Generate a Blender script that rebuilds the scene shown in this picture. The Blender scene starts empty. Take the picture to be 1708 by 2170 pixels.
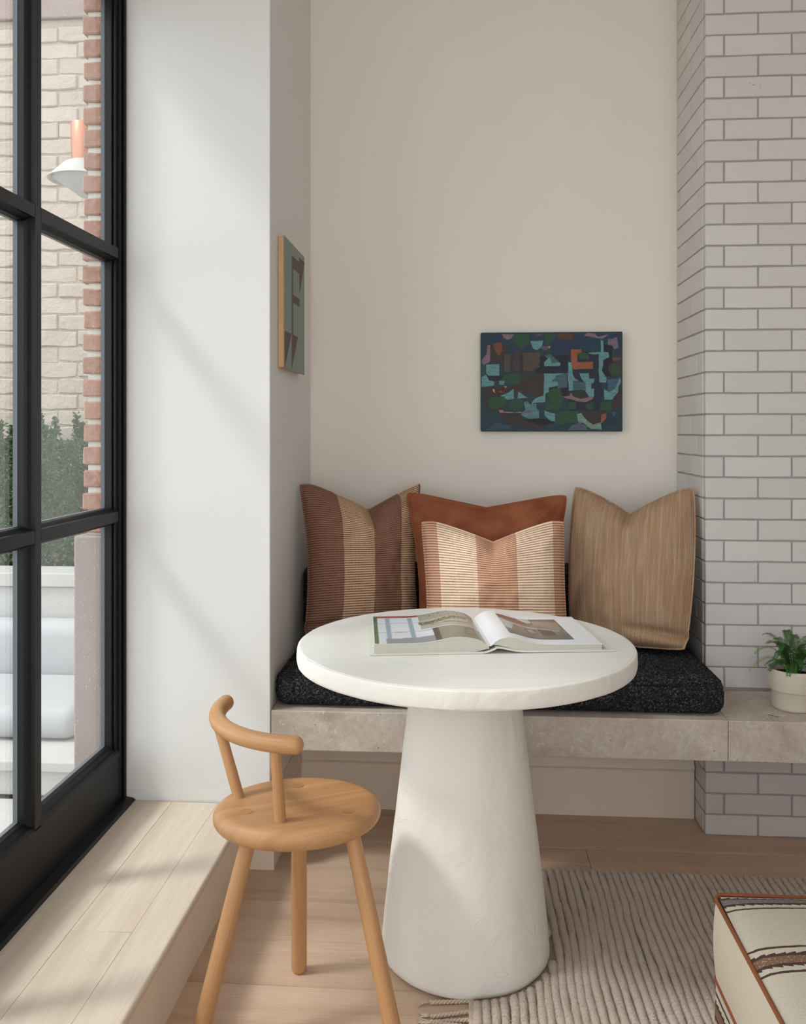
import bpy, bmesh, math, random
from math import sin, cos, pi, radians, sqrt, exp, atan2
from mathutils import Vector, Matrix, noise
random.seed(7)
S = bpy.context.scene
COL = S.collection

# ------------------------------------------------------------------ camera, sky, light, exposure
cam_d = bpy.data.cameras.new('camera'); cam = bpy.data.objects.new('camera', cam_d); COL.objects.link(cam)
cam.location = (0, 0, 1.27)
cam.rotation_euler = (radians(90), 0, radians(4.06))
cam_d.sensor_fit = 'VERTICAL'; cam_d.sensor_height = 24.0
cam_d.lens = 24.0 * 1850 / 2170
cam_d.shift_y = -(1085 - 913) / 2170
cam_d.clip_start = 0.05
S.camera = cam

W = bpy.data.worlds.new('sky'); S.world = W; W.use_nodes = True
bg = W.node_tree.nodes['Background']
bg.inputs[0].default_value = (0.91, 0.955, 1.0, 1); bg.inputs[1].default_value = 2.7

def lamp(name, kind, energy, col, loc, direction, **kw):
    l = bpy.data.lights.new(name, kind); l.energy = energy; l.color = col
    o = bpy.data.objects.new(name, l); COL.objects.link(o); o.location = loc
    o.rotation_euler = Vector(direction).to_track_quat('-Z', 'Y').to_euler()
    for k, v in kw.items(): setattr(l, k, v)
    return o
lamp('sun', 'SUN', 2.0, (1.0, 0.985, 0.965), (-4, -3, 6), (1.0, 0.42, -1.25), angle=radians(9))
po = lamp('window_portal', 'AREA', 1, (1, 1, 1), (-1.13, 0.2, 1.4), (1, 0, 0), shape='RECTANGLE', size=4.6, size_y=2.6)
po.data.cycles.is_portal = True
po2 = lamp('fill_opening_portal', 'AREA', 1, (1, 1, 1), (0.5, -2.45, 1.5), (0, 1, 0), shape='RECTANGLE', size=2.6, size_y=2.6)  # samples sky through the added fill opening behind the camera
po2.data.cycles.is_portal = True
S.view_settings.view_transform = 'Standard'; S.view_settings.look = 'None'
S.view_settings.gamma = 1; S.view_settings.use_curve_mapping = False
S.view_settings.exposure = 0.09
S.cycles.diffuse_bounces = 6; S.cycles.max_bounces = 14; S.cycles.transparent_max_bounces = 16

# ------------------------------------------------------------------ materials
def lin(v):
    v /= 255.0
    return v / 12.92 if v <= 0.04045 else ((v + 0.055) / 1.055) ** 2.4
def rgb(r, g, b): return (lin(r), lin(g), lin(b), 1)
class NM:
    def __init__(s, name, rough=0.6, spec=0.4):
        s.m = bpy.data.materials.new(name); s.m.use_nodes = True
        s.t = s.m.node_tree; s.b = s.t.nodes['Principled BSDF']
        s.b.inputs['Roughness'].default_value = rough
        s.b.inputs['Specular IOR Level'].default_value = spec
    def n(s, typ, **kw):
        nd = s.t.nodes.new(typ)
        for k, v in kw.items():
            if k.startswith('i_'):
                nd.inputs[int(k[2:])].default_value = v
            else: setattr(nd, k, v)
        return nd
    def l(s, a, b): s.t.links.new(a, b)
    def tc(s, which='Object', scale=None, loc_rand=False):
        o = s.n('ShaderNodeTexCoord').outputs[which]
        if loc_rand:
            oi = s.n('ShaderNodeObjectInfo'); vm = s.n('ShaderNodeVectorMath', operation='MULTIPLY_ADD')
            cb = s.n('ShaderNodeCombineXYZ')
            for k in range(3): s.l(oi.outputs['Random'], cb.inputs[k])
            s.l(cb.outputs[0], vm.inputs[0]); vm.inputs[1].default_value = (17.3, 9.1, 13.7); s.l(o, vm.inputs[2]); o = vm.outputs[0]
        if scale:
            mp = s.n('ShaderNodeMapping'); mp.inputs['Scale'].default_value = scale; s.l(o, mp.inputs[0]); o = mp.outputs[0]
        return o
    def noise(s, vec, scale, detail=4, rough=0.55, dist=0.0):
        nd = s.n('ShaderNodeTexNoise'); nd.inputs['Scale'].default_value = scale; nd.inputs['Detail'].default_value = detail
        nd.inputs['Roughness'].default_value = rough; nd.inputs['Distortion'].default_value = dist
        s.l(vec, nd.inputs['Vector']); return nd.outputs['Fac']
    def ramp(s, fac, stops, interp='LINEAR'):
        nd = s.n('ShaderNodeValToRGB'); cr = nd.color_ramp; cr.interpolation = interp
        while len(cr.elements) < len(stops): cr.elements.new(0.5)
        for e, (p, c) in zip(cr.elements, stops): e.position = p; e.color = c
        s.l(fac, nd.inputs[0]); return nd.outputs[0]
    def math(s, op, a, b=None, c=None):
        nd = s.n('ShaderNodeMath', operation=op)
        for k, v in enumerate((a, b, c)):
            if v is None: continue
            if isinstance(v, (int, float)): nd.inputs[k].default_value = v
            else: s.l(v, nd.inputs[k])
        return nd.outputs[0]
    def mix(s, fac, a, b, blend='MIX'):
        nd = s.n('ShaderNodeMix', data_type='RGBA', blend_type=blend)
        for k, v in ((0, fac), (6, a), (7, b)):
            if isinstance(v, (int, float)): nd.inputs[k].default_value = v
            elif isinstance(v, tuple): nd.inputs[k].default_value = v
            else: s.l(v, nd.inputs[k])
        return nd.outputs[2]
    def base(s, v):
        if isinstance(v, tuple): s.b.inputs['Base Color'].default_value = v
        else: s.l(v, s.b.inputs['Base Color'])
        return s
    def bump(s, h, strength=0.3, dist=0.01):
        nd = s.n('ShaderNodeBump'); nd.inputs['Strength'].default_value = strength; nd.inputs['Distance'].default_value = dist
        s.l(h, nd.inputs['Height'])
        prev = s.b.inputs['Normal'].links
        if prev: s.l(prev[0].from_socket, nd.inputs['Normal'])
        s.l(nd.outputs[0], s.b.inputs['Normal']); return s
    def rnd(s): return s.n('ShaderNodeObjectInfo').outputs['Random']
    def uv(s):
        x = s.n('ShaderNodeSeparateXYZ'); s.l(s.tc('UV'), x.inputs[0]); return x.outputs[0], x.outputs[1]

def plain(name, c, rough=0.6, spec=0.4, metallic=0, bumps=None, var=0.0):
    m = NM(name, rough, spec); m.b.inputs['Metallic'].default_value = metallic
    if var:
        f = m.noise(m.tc('Object'), 9, 5)
        m.base(m.mix(f, tuple(x * (1 - var) for x in c[:3]) + (1,), tuple(min(1, x * (1 + var)) for x in c[:3]) + (1,)))
    else: m.base(c)
    if bumps: m.bump(m.noise(m.tc('Object'), bumps[0], 5), bumps[1], bumps[2])
    return m.m
M = {}
M['paint'] = plain('white_wall_paint', rgb(226, 224, 221), 0.7, 0.25, bumps=(14, 0.05, 0.01))
M['paint_alcove'] = plain('warm_white_wall_paint', rgb(236, 228, 217), 0.7, 0.25, bumps=(14, 0.05, 0.01))
M['trim'] = plain('trim_paint', rgb(226, 212, 196), 0.45, 0.4)
M['ceiling'] = plain('ceiling_paint', rgb(236, 233, 228), 0.8, 0.2)
M['black'] = plain('black_painted_metal', rgb(13, 13, 14), 0.45, 0.28)
M['spacer'] = plain('grey_spacer', rgb(96, 100, 104), 0.5, 0.4)
M['mortar'] = plain('grey_grout', rgb(164, 157, 154), 0.9, 0.1, bumps=(90, 0.3, 0.003))
M['mortar_ext'] = plain('white_mortar', rgb(214, 210, 198), 0.95, 0.1, bumps=(70, 0.6, 0.006))

def m_tile():
    m = NM('glazed_white_brick', 0.42, 0.4); v = m.tc('Object', loc_rand=True)
    a, b = rgb(202, 196, 193), rgb(211, 206, 202)
    c = m.mix(m.rnd(), a, b)
    pits = m.ramp(m.noise(v, 150, 3), [(0.0, rgb(150, 143, 141)), (0.30, rgb(150, 143, 141)), (0.36, (1, 1, 1, 1))])
    zone = m.ramp(m.noise(v, 9, 2), [(0.60, (0, 0, 0, 1)), (0.68, (0.7, 0.7, 0.7, 1))])
    m.base(m.mix(zone, c, m.mix(1.0, c, pits, 'MULTIPLY')))
    m.bump(m.noise(v, 22, 5), 0.25, 0.004); m.bump(m.noise(v, 160, 2), 0.08, 0.002)
    return m.m
M['tile'] = m_tile()

def m_red():
    m = NM('red_brick', 0.9, 0.15); v = m.tc('Object', loc_rand=True)
    c = m.mix(m.rnd(), rgb(140, 97, 82), rgb(156, 114, 98))
    f = m.noise(v, 60, 5)
    c = m.mix(m.ramp(f, [(0.35, (0, 0, 0, 1)), (0.7, (1, 1, 1, 1))]), c, rgb(164, 130, 115))
    sp = m.ramp(m.noise(v, 140, 2), [(0.68, (0, 0, 0, 1)), (0.74, (1, 1, 1, 1))])
    m.base(m.mix(sp, c, rgb(200, 180, 165))); m.bump(f, 0.5, 0.006); return m.m
M['red_brick'] = m_red()
def m_gbrick():
    m = NM('painted_garden_brick', 0.85, 0.2); v = m.tc('Object', loc_rand=True)
    c = m.mix(m.rnd(), rgb(176, 163, 150), rgb(186, 174, 162))
    m.base(m.mix(m.noise(v, 7, 4), c, rgb(166, 153, 141))); m.bump(m.noise(v, 26, 5, 0.6), 0.5, 0.02); return m.m
M['garden_brick'] = m_gbrick()
M['garden_mortar'] = plain('painted_garden_mortar', rgb(172, 159, 146), 0.9, 0.1, bumps=(30, 0.8, 0.03))
def m_brownstone():
    m = NM('brownstone', 0.9, 0.15); v = m.tc('Object')
    c = m.mix(m.noise(v, 6, 3), rgb(138, 122, 118), rgb(152, 138, 134))
    sp = m.ramp(m.noise(v, 190, 1), [(0.66, (0, 0, 0, 1)), (0.72, (1, 1, 1, 1))])
    m.base(m.mix(sp, c, rgb(190, 178, 170))); m.bump(m.noise(v, 120, 3), 0.3, 0.003); return m.m
M['brownstone'] = m_brownstone()
def m_conc():
    m = NM('pale_limestone', 0.85, 0.2); v = m.tc('Object')
    c = m.mix(m.noise(v, 10, 5), rgb(172, 171, 167), rgb(186, 185, 182))
    sp = m.ramp(m.noise(v, 130, 2), [(0.3, (1, 1, 1, 1)), (0.36, (0, 0, 0, 1))])
    m.base(m.mix(sp, c, rgb(154, 151, 145))); m.bump(m.noise(v, 60, 4), 0.3, 0.004); return m.m
M['limestone'] = m_conc()

def m_bench():
    m = NM('fossil_limestone', 0.55, 0.35); v = m.tc('Object')
    big = m.noise(v, 5.5, 6, 0.62, 0.6)
    c = m.ramp(big, [(0.30, rgb(174, 160, 146)), (0.47, rgb(202, 188, 174)), (0.60, rgb(212, 200, 188)), (0.75, rgb(194, 185, 175))])
    c = m.mix(m.ramp(m.noise(v, 60, 7, 0.8), [(0.34, (0, 0, 0, 1)), (0.66, (0.55, 0.55, 0.55, 1))]), c, rgb(156, 142, 128))
    vo = m.n('ShaderNodeTexVoronoi'); vo.inputs['Scale'].default_value = 42; m.l(v, vo.inputs['Vector']); vo.inputs['Randomness'].default_value = 1
    fos = m.math('MULTIPLY', m.ramp(vo.outputs['Distance'], [(0.10, (1, 1, 1, 1)), (0.30, (0, 0, 0, 1))]), m.ramp(m.noise(v, 13, 4), [(0.5, (0, 0, 0, 1)), (0.62, (1, 1, 1, 1))]))
    c = m.mix(m.math('MULTIPLY', fos, 0.45), c, rgb(214, 206, 196))
    fl = m.ramp(m.noise(v, 34, 3, 0.5, 1.6), [(0.62, (0, 0, 0, 1)), (0.68, (0.8, 0.8, 0.8, 1))])
    c = m.mix(fl, c, rgb(206, 197, 186))
    vo2 = m.n('ShaderNodeTexVoronoi'); vo2.inputs['Scale'].default_value = 26; m.l(v, vo2.inputs['Vector'])
    pit = m.ramp(vo2.outputs['Distance'], [(0.05, (1, 1, 1, 1)), (0.09, (0, 0, 0, 1))])
    c = m.mix(m.math('MULTIPLY', pit, 0.6), c, rgb(104, 96, 88))
    m.base(c); m.bump(m.noise(v, 80, 5), 0.18, 0.003); return m.m
M['bench'] = m_bench()

def m_plaster():
    m = NM('cream_plaster', 0.75, 0.25); v = m.tc('Object')
    m.base(m.mix(m.noise(v, 4, 5), rgb(222, 216, 206), rgb(231, 226, 218)))
    st = m.tc('Object', scale=(1, 1, 0.75))
    m.bump(m.noise(st, 16, 5, 0.52, 0.4), 0.28, 0.02)
    tr = m.ramp(m.noise(v, 7.5, 2, 0.5, 1.4), [(0.488, (0, 0, 0, 1)), (0.5, (1, 1, 1, 1)), (0.512, (0, 0, 0, 1))])
    zone = m.ramp(m.noise(v, 5, 1), [(0.55, (0, 0, 0, 1)), (0.65, (1, 1, 1, 1))])
    m.bump(m.math('MULTIPLY', tr, zone), 0.35, 0.006); return m.m
M['plaster'] = m_plaster()
def m_plaster_top():
    m = NM('smooth_plaster', 0.5, 0.35); v = m.tc('Object', scale=(1, 3, 1))
    m.base(m.mix(m.noise(v, 5, 6, 0.65, 0.5), rgb(216, 214, 209), rgb(228, 226, 222)))
    m.bump(m.noise(v, 12, 5), 0.06, 0.01); return m.m
M['plaster_top'] = m_plaster_top()

def m_wood(name, dark, mid, light, rough=0.45, ring=1.0, along=1.4, across=26):
    # grain runs along UV u (metres)
    m = NM(name, rough, 0.35); v = m.tc('UV', loc_rand=True)
    mp = m.n('ShaderNodeMapping'); mp.inputs['Scale'].default_value = (along, across, 1); m.l(v, mp.inputs[0]); gv = mp.outputs[0]
    big = m.noise(gv, 1.0 * ring, 5, 0.6, 0.8)
    c = m.ramp(big, [(0.28, dark), (0.5, mid), (0.72, light)])
    mp2 = m.n('ShaderNodeMapping'); mp2.inputs['Scale'].default_value = (14, 420, 1); m.l(v, mp2.inputs[0])
    fine = m.noise(mp2.outputs[0], 1.0, 3, 0.6)
    c = m.mix(m.ramp(fine, [(0.42, (0.35, 0.35, 0.35, 1)), (0.6, (0, 0, 0, 1))]), c, dark)
    rnd = m.ramp(m.rnd(), [(0, (0.93, 0.93, 0.93, 1)), (1, (1, 1, 1, 1))])
    m.base(m.mix(1.0, c, rnd, 'MULTIPLY')); m.bump(fine, 0.06, 0.001)
    return m.m
M['oak'] = m_wood('oiled_oak', rgb(170, 124, 82), rgb(189, 142, 97), rgb(200, 154, 109), 0.42)
M['oak_dark'] = m_wood('oak_end_grain', rgb(158, 110, 68), rgb(174, 126, 80), rgb(182, 134, 88), 0.5)
M['floor'] = m_wood('pale_oak_floor', rgb(178, 148, 124), rgb(200, 172, 148), rgb(210, 184, 162), 0.5, 0.8, 0.9, 14)
M['step'] = m_wood('bleached_oak_step', rgb(196, 178, 158), rgb(213, 198, 180), rgb(226, 214, 198), 0.55, 0.8, 0.9, 14)

def m_boucle():
    m = NM('charcoal_boucle', 0.95, 0.1); v = m.tc('Object')
    vo = m.n('ShaderNodeTexVoronoi'); vo.inputs['Scale'].default_value = 260; m.l(m.tc('Object', scale=(1, 1, 1)), vo.inputs['Vector'])
    x = m.n('ShaderNodeSeparateXYZ'); m.l(vo.outputs['Color'], x.inputs[0])
    c = m.ramp(x.outputs[0], [(0.0, rgb(34, 34, 37)), (0.55, rgb(50, 50, 54)), (0.85, rgb(68, 68, 71)), (0.97, rgb(104, 101, 100))])
    m.base(c)
    m.bump(m.math('SUBTRACT', 1.0, vo.outputs['Distance']), 1.0, 0.006); m.bump(m.noise(v, 60, 4), 0.6, 0.01)
    return m.m
M['boucle'] = m_boucle()
M['velvet'] = None
def m_velvet():
    m = NM('rust_velvet', 0.85, 0.15); v = m.tc('Object')
    m.base(m.mix(m.ramp(m.noise(v, 6, 5, 0.6, 0.6), [(0.32, (0, 0, 0, 1)), (0.68, (1, 1, 1, 1))]), rgb(124, 68, 44), rgb(162, 98, 70)))
    m.b.inputs['Sheen Weight'].default_value = 0.5; m.b.inputs['Sheen Roughness'].default_value = 0.4
    m.b.inputs['Sheen Tint'].default_value = rgb(230, 150, 100)
    m.bump(m.noise(v, 240, 2), 0.15, 0.002); return m.m
M['velvet'] = m_velvet()
def m_stripe(name, bands, pitch, lines_on):
    """bands: list of (u position, weave ground, thread colour); fine woven lines across, UV in metres/normalised width."""
    m = NM(name, 0.9, 0.1); u, v = m.uv()
    g = m.ramp(u, [(p, a) for p, a, b in bands], 'CONSTANT'); th = m.ramp(u, [(p, b) for p, a, b in bands], 'CONSTANT')
    vv = m.math('MULTIPLY', v, 2 * pi / pitch)
    w = m.math('SINE', vv)
    slub = m.n('ShaderNodeTexNoise'); slub.inputs['Scale'].default_value = 1; mp = m.n('ShaderNodeMapping'); mp.inputs['Scale'].default_value = (210, 40, 1)
    m.l(m.tc('UV'), mp.inputs[0]); m.l(mp.outputs[0], slub.inputs['Vector'])
    mp3 = m.n('ShaderNodeMapping'); mp3.inputs['Scale'].default_value = (160, 1.5, 1); m.l(m.tc('UV'), mp3.inputs[0])
    warp = m.noise(mp3.outputs[0], 1, 2)
    f = m.ramp(w, [(0.35, (0, 0, 0, 1)), (0.62, (1, 1, 1, 1))])
    c = m.mix(f, g, th)
    c = m.mix(m.math('MULTIPLY', m.ramp(slub.outputs['Fac'], [(0.55, (0, 0, 0, 1)), (0.7, (1, 1, 1, 1))]), 0.35), c, th)
    c = m.mix(m.math('MULTIPLY', m.ramp(warp, [(0.52, (0, 0, 0, 1)), (0.66, (1, 1, 1, 1))]), lines_on), c, g)
    m.base(c); m.bump(w, 0.35, 0.0015); return m.m
BR, BT = rgb(150, 113, 95), rgb(96, 61, 49)
CR, CT = rgb(208, 174, 142), rgb(104, 72, 56)
M['stripe_dark'] = m_stripe('brown_cream_stripe', [(0, BR, BT), (0.27, CR, CT), (0.54, BR, BT), (0.80, CR, CT), (0.985, BR, BT)], 0.0078, 0.22)
FR, FT = rgb(208, 164, 136), rgb(134, 90, 68)
FC, FCT = rgb(238, 214, 188), rgb(156, 114, 90)
M['stripe_light'] = m_stripe('blush_cream_stripe', [(0, FR, FT), (0.105, FC, FCT), (0.375, FR, FT), (0.655, FC, FCT), (0.915, FR, FT)], 0.0083, 0.25)
def m_tweed():
    m = NM('oatmeal_tweed', 0.95, 0.1); 
    def st(sx, sy, det=3):
        mp = m.n('ShaderNodeMapping'); mp.inputs['Scale'].default_value = (sx, sy, 1); m.l(m.tc('UV'), mp.inputs[0])
        return m.noise(mp.outputs[0], 1, det, 0.6)
    u, v = m.uv()
    c = m.ramp(st(46, 4.5, 4), [(0.30, rgb(190, 149, 116)), (0.5, rgb(206, 169, 137)), (0.70, rgb(226, 203, 178))])
    row = m.math('SINE', m.math('ADD', m.math('MULTIPLY', u, 2 * pi * 100), m.math('MULTIPLY', st(9, 14, 2), 3.0)))
    knot = st(300, 420, 2)
    c = m.mix(m.math('MULTIPLY', m.ramp(row, [(0.0, (1, 1, 1, 1)), (0.45, (0, 0, 0, 1))]), 0.45), c, rgb(140, 106, 76))
    c = m.mix(m.ramp(knot, [(0.34, (0.7, 0.7, 0.7, 1)), (0.47, (0, 0, 0, 1))]), c, rgb(134, 98, 68))
    c = m.mix(m.ramp(knot, [(0.56, (0, 0, 0, 1)), (0.70, (0.55, 0.55, 0.55, 1))]), c, rgb(226, 206, 180))
    m.base(c); m.bump(knot, 0.8, 0.004); m.bump(row, 0.3, 0.0015); return m.m
M['tweed'] = m_tweed()
def m_wool():
    m = NM('oat_wool_rug', 0.95, 0.1); v = m.tc('Object', loc_rand=True)
    m.base(m.mix(m.noise(v, 24, 4), rgb(216, 196, 178), rgb(234, 216, 200)))
    m.b.inputs['Sheen Weight'].default_value = 0.25
    m.bump(m.noise(v, 120, 5, 0.75), 1.0, 0.010); return m.m
M['wool'] = m_wool()
M['rug_backing'] = plain('rug_backing', rgb(170, 154, 136), 0.95, 0.1)
M['fringe'] = plain('cream_twine', rgb(196, 180, 160), 0.9, 0.1, bumps=(200, 0.4, 0.002))
M['leather'] = plain('tan_leather_piping', rgb(118, 66, 38), 0.55, 0.3)
def m_kilim(name):
    # UV: u along stripe, v across (metres)
    m = NM(name, 0.95, 0.1); u, v = m.uv()
    wob = m.noise(m.tc('UV'), 60, 4)
    saw = m.math('FRACT', m.math('MULTIPLY', u, 62.0))
    v2 = m.math('ADD', v, m.math('MULTIPLY', m.math('SUBTRACT', wob, 0.5), 0.004))
    vz = m.math('ADD', v2, m.math('MULTIPLY', saw, 0.0048))
    vz2 = m.math('SUBTRACT', v2, m.math('MULTIPLY', saw, 0.0048))
    fib = m.noise(m.tc('UV', scale=(1, 1, 1)), 260, 2)
    cream = m.mix(fib, rgb(164, 154, 139), rgb(184, 174, 159))
    dark = m.mix(fib, rgb(58, 44, 38), rgb(80, 62, 54))
    out = cream
    P = 0.188
    ph = m.math('MODULO', m.math('ADD', v2, 10 * P), P); phz = m.math('MODULO', m.math('ADD', vz, 10 * P), P); phz2 = m.math('MODULO', m.math('ADD', vz2, 10 * P), P)
    def band(p, a, b): return m.math('MULTIPLY', m.math('GREATER_THAN', p, a), m.math('LESS_THAN', p, b))
    out = m.mix(band(ph, 0.010, 0.0155), out, dark); out = m.mix(band(ph, 0.0745, 0.080), out, dark)
    core = m.mix(m.math('GREATER_THAN', m.math('MODULO', m.math('ADD', v2, 10 * P), 2 * P), P), rgb(104, 98, 96), rgb(112, 84, 68))
    core = m.mix(m.math('MULTIPLY', m.math('GREATER_THAN', fib, 0.62), 0.6), core, rgb(170, 160, 150))
    out = m.mix(m.math('MULTIPLY', m.math('GREATER_THAN', phz, 0.031), m.math('LESS_THAN', phz2, 0.061)), out, dark)
    out = m.mix(band(ph, 0.0365, 0.0555), out, core)
    m.base(out); m.bump(fib, 0.4, 0.002); return m.m
M['kilim'] = m_kilim('striped_kilim')
M['cream_wool'] = plain('cream_wool_cloth', rgb(184, 171, 153), 0.95, 0.1, bumps=(170, 0.4, 0.003), var=0.04)
M['pot'] = plain('cream_glazed_pot', rgb(206, 196, 178), 0.28, 0.5)
M['soil'] = plain('dark_soil', rgb(38, 30, 24), 0.95, 0.1, bumps=(120, 0.9, 0.01))
def m_leaf(name, a, b, rough=0.55):
    m = NM(name, rough, 0.3); m.base(m.mix(m.noise(m.tc('Object'), 35, 3), a, b))
    return m.m
M['fern'] = m_leaf('fern_green', rgb(34, 74, 28), rgb(70, 118, 44))
M['fern_light'] = m_leaf('fern_pale_green', rgb(98, 138, 52), rgb(134, 166, 78))
M['hedge'] = m_leaf('box_leaf_green', rgb(44, 70, 42), rgb(92, 122, 78))
M['twig'] = plain('brown_twig', rgb(92, 74, 56), 0.9)
M['sofa'] = plain('pale_outdoor_cloth', rgb(172, 172, 175), 0.95, 0.1, bumps=(220, 0.6, 0.003))
M['copper'] = plain('brushed_copper', rgb(176, 122, 98), 0.38, 0.5, metallic=1)
M['shade'] = plain('white_lamp_shade', rgb(170, 170, 168), 0.4, 0.4)
M['cover'] = plain('book_cover_board', rgb(212, 210, 200), 0.55, 0.3)
def m_pages():
    m = NM('page_edges', 0.8, 0.2); x = m.n('ShaderNodeSeparateXYZ'); m.l(m.tc('Object'), x.inputs[0])
    w = m.noise(m.tc('Object', scale=(0.6, 0.6, 900)), 1, 2)
    m.base(m.mix(w, rgb(168, 165, 150), rgb(216, 213, 200))); return m.m
M['pages'] = m_pages()
M['paper'] = plain('coated_paper', rgb(228, 229, 232), 0.35, 0.45)
def m_attr(name, rough, spec, canvas=0.0):
    m = NM(name, rough, spec); a = m.n('ShaderNodeAttribute'); a.attribute_name = 'Col'
    f = m.noise(m.tc('Object', scale=(1, 1, 5)), 42, 4, 0.7) if canvas else None
    c = a.outputs['Color']
    if canvas:
        c = m.mix(m.ramp(f, [(0.3, (canvas, canvas, canvas, 1)), (0.62, (0, 0, 0, 1))]), c, rgb(28, 44, 48))
        m.bump(m.noise(m.tc('Object'), 420, 2), 0.25, 0.001)
    m.base(c); return m.m
M['print'] = m_attr('printed_photo', 0.3, 0.45)
M['oil'] = m_attr('oil_paint', 0.55, 0.3, 0.45)
M['flat_paint'] = m_attr('matt_paint', 0.6, 0.3)
M['canvas_edge'] = plain('teal_canvas_edge', rgb(34, 62, 60), 0.7, 0.2)
def m_ply():
    m = NM('raw_panel_edge', 0.8, 0.2); v = m.tc('Object')
    c = m.mix(m.noise(v, 14, 4), rgb(206, 160, 118), rgb(222, 182, 142))
    m.base(m.mix(m.ramp(m.noise(v, 40, 3), [(0.66, (0, 0, 0, 1)), (0.7, (0.5, 0.5, 0.5, 1))]), c, rgb(170, 128, 96))); return m.m
M['ply'] = m_ply()
def m_glass():
    m = NM('window_glass'); t = m.t; nodes = t.nodes
    tr = m.n('ShaderNodeBsdfTransparent'); tr.inputs[0].default_value = (0.965, 0.98, 0.975, 1)
    gl = m.n('ShaderNodeBsdfGlossy'); gl.inputs['Roughness'].default_value = 0.0; gl.inputs[0].default_value = (1, 1, 1, 1)
    lw = m.n('ShaderNodeLayerWeight'); lw.inputs[0].default_value = 0.5
    p = m.math('POWER', lw.outputs['Facing'], 4.0); fac = m.math('MULTIPLY_ADD', p, 0.6, 0.045)
    mx = m.n('ShaderNodeMixShader'); m.l(fac, mx.inputs[0]); m.l(tr.outputs[0], mx.inputs[1]); m.l(gl.outputs[0], mx.inputs[2])
    m.l(mx.outputs[0], nodes['Material Output'].inputs[0]); return m.m
M['glass'] = m_glass()

# ------------------------------------------------------------------ builders
def mesh_obj(name, verts, faces, mat, parent=None, smooth=False, uvs=None, loc=None, mats=None, fmats=None, cols=None, sub=0):
    """verts in WORLD coordinates; origin placed at the parent's location (or loc, or the lowest-centre of the mesh)."""
    if parent is not None: org = Vector(parent.get('_org', (0, 0, 0)))
    else: org = None
    if loc is None and parent is None:
        xs = [v[0] for v in verts]; ys = [v[1] for v in verts]; zs = [v[2] for v in verts]
        loc = ((min(xs) + max(xs)) / 2, (min(ys) + max(ys)) / 2, min(zs))
    if loc is None: loc = org
    L = Vector(loc)
    me = bpy.data.meshes.new(name)
    me.from_pydata([tuple(Vector(v) - L) for v in verts], [], faces)
    if uvs is not None:
        uvl = me.uv_layers.new(name='UVMap')
        for poly in me.polygons:
            for li in poly.loop_indices: uvl.data[li].uv = uvs[me.loops[li].vertex_index]
    if cols is not None:
        ca = me.color_attributes.new('Col', 'FLOAT_COLOR', 'POINT')
        for i, c in enumerate(cols): ca.data[i].color = c
    for mm in (mats or [mat]): me.materials.append(mm)
    if fmats:
        for p, k in zip(me.polygons, fmats): p.material_index = k
    if smooth:
        for p in me.polygons: p.use_smooth = True
        if smooth != True: me.set_sharp_from_angle(angle=radians(smooth))
    me.update()
    o = bpy.data.objects.new(name, me); COL.objects.link(o)
    if parent is not None:
        o.parent = parent; o.location = L - org
    else: o.location = L
    o['_org'] = tuple(L)
    if sub:
        md = o.modifiers.new('sub', 'SUBSURF'); md.levels = sub; md.render_levels = sub
    return o
def share(name, me, loc, parent=None, rot=None):
    o = bpy.data.objects.new(name, me); COL.objects.link(o)
    if parent is not None: o.parent = parent; o.location = Vector(loc) - Vector(parent['_org'])
    else: o.location = loc
    if rot: o.rotation_euler = rot
    o['_org'] = tuple(loc); return o
def empty(name, loc):
    o = bpy.data.objects.new(name, None); COL.objects.link(o); o.location = loc; o['_org'] = tuple(loc); o.empty_display_size = 0.05
    return o
def tag(o, label=None, cat=None, group=None, kind=None):
    for k, v in (('label', label), ('category', cat), ('group', group), ('kind', kind)):
        if v: o[k] = v
    return o
def box(x0, x1, y0, y1, z0, z1, bev=0.0, seg=2):
    bm = bmesh.new(); bmesh.ops.create_cube(bm, size=1)
    for v in bm.verts: v.co = Vector(((x0 + x1) / 2 + v.co.x * (x1 - x0), (y0 + y1) / 2 + v.co.y * (y1 - y0), (z0 + z1) / 2 + v.co.z * (z1 - z0)))
    if bev: bmesh.ops.bevel(bm, geom=list(bm.edges), offset=bev, segments=seg, affect='EDGES', profile=0.5)
    V = [tuple(v.co) for v in bm.verts]; bm.verts.index_update(); F = [[v.index for v in f.verts] for f in bm.faces]; bm.free()
    return V, F
def join(*parts):
    V, F = [], []
    for v, f in parts:
        b = len(V); V += list(v); F += [[i + b for i in q] for q in f]
    return V, F
def uvbox(V, axis=0):
    """planar UV in metres with grain along axis (0=x, 1=y)"""
    if axis == 0: return [(v[0], v[1] + v[2]) for v in V]
    return [(v[1], v[0] + v[2]) for v in V]
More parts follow.
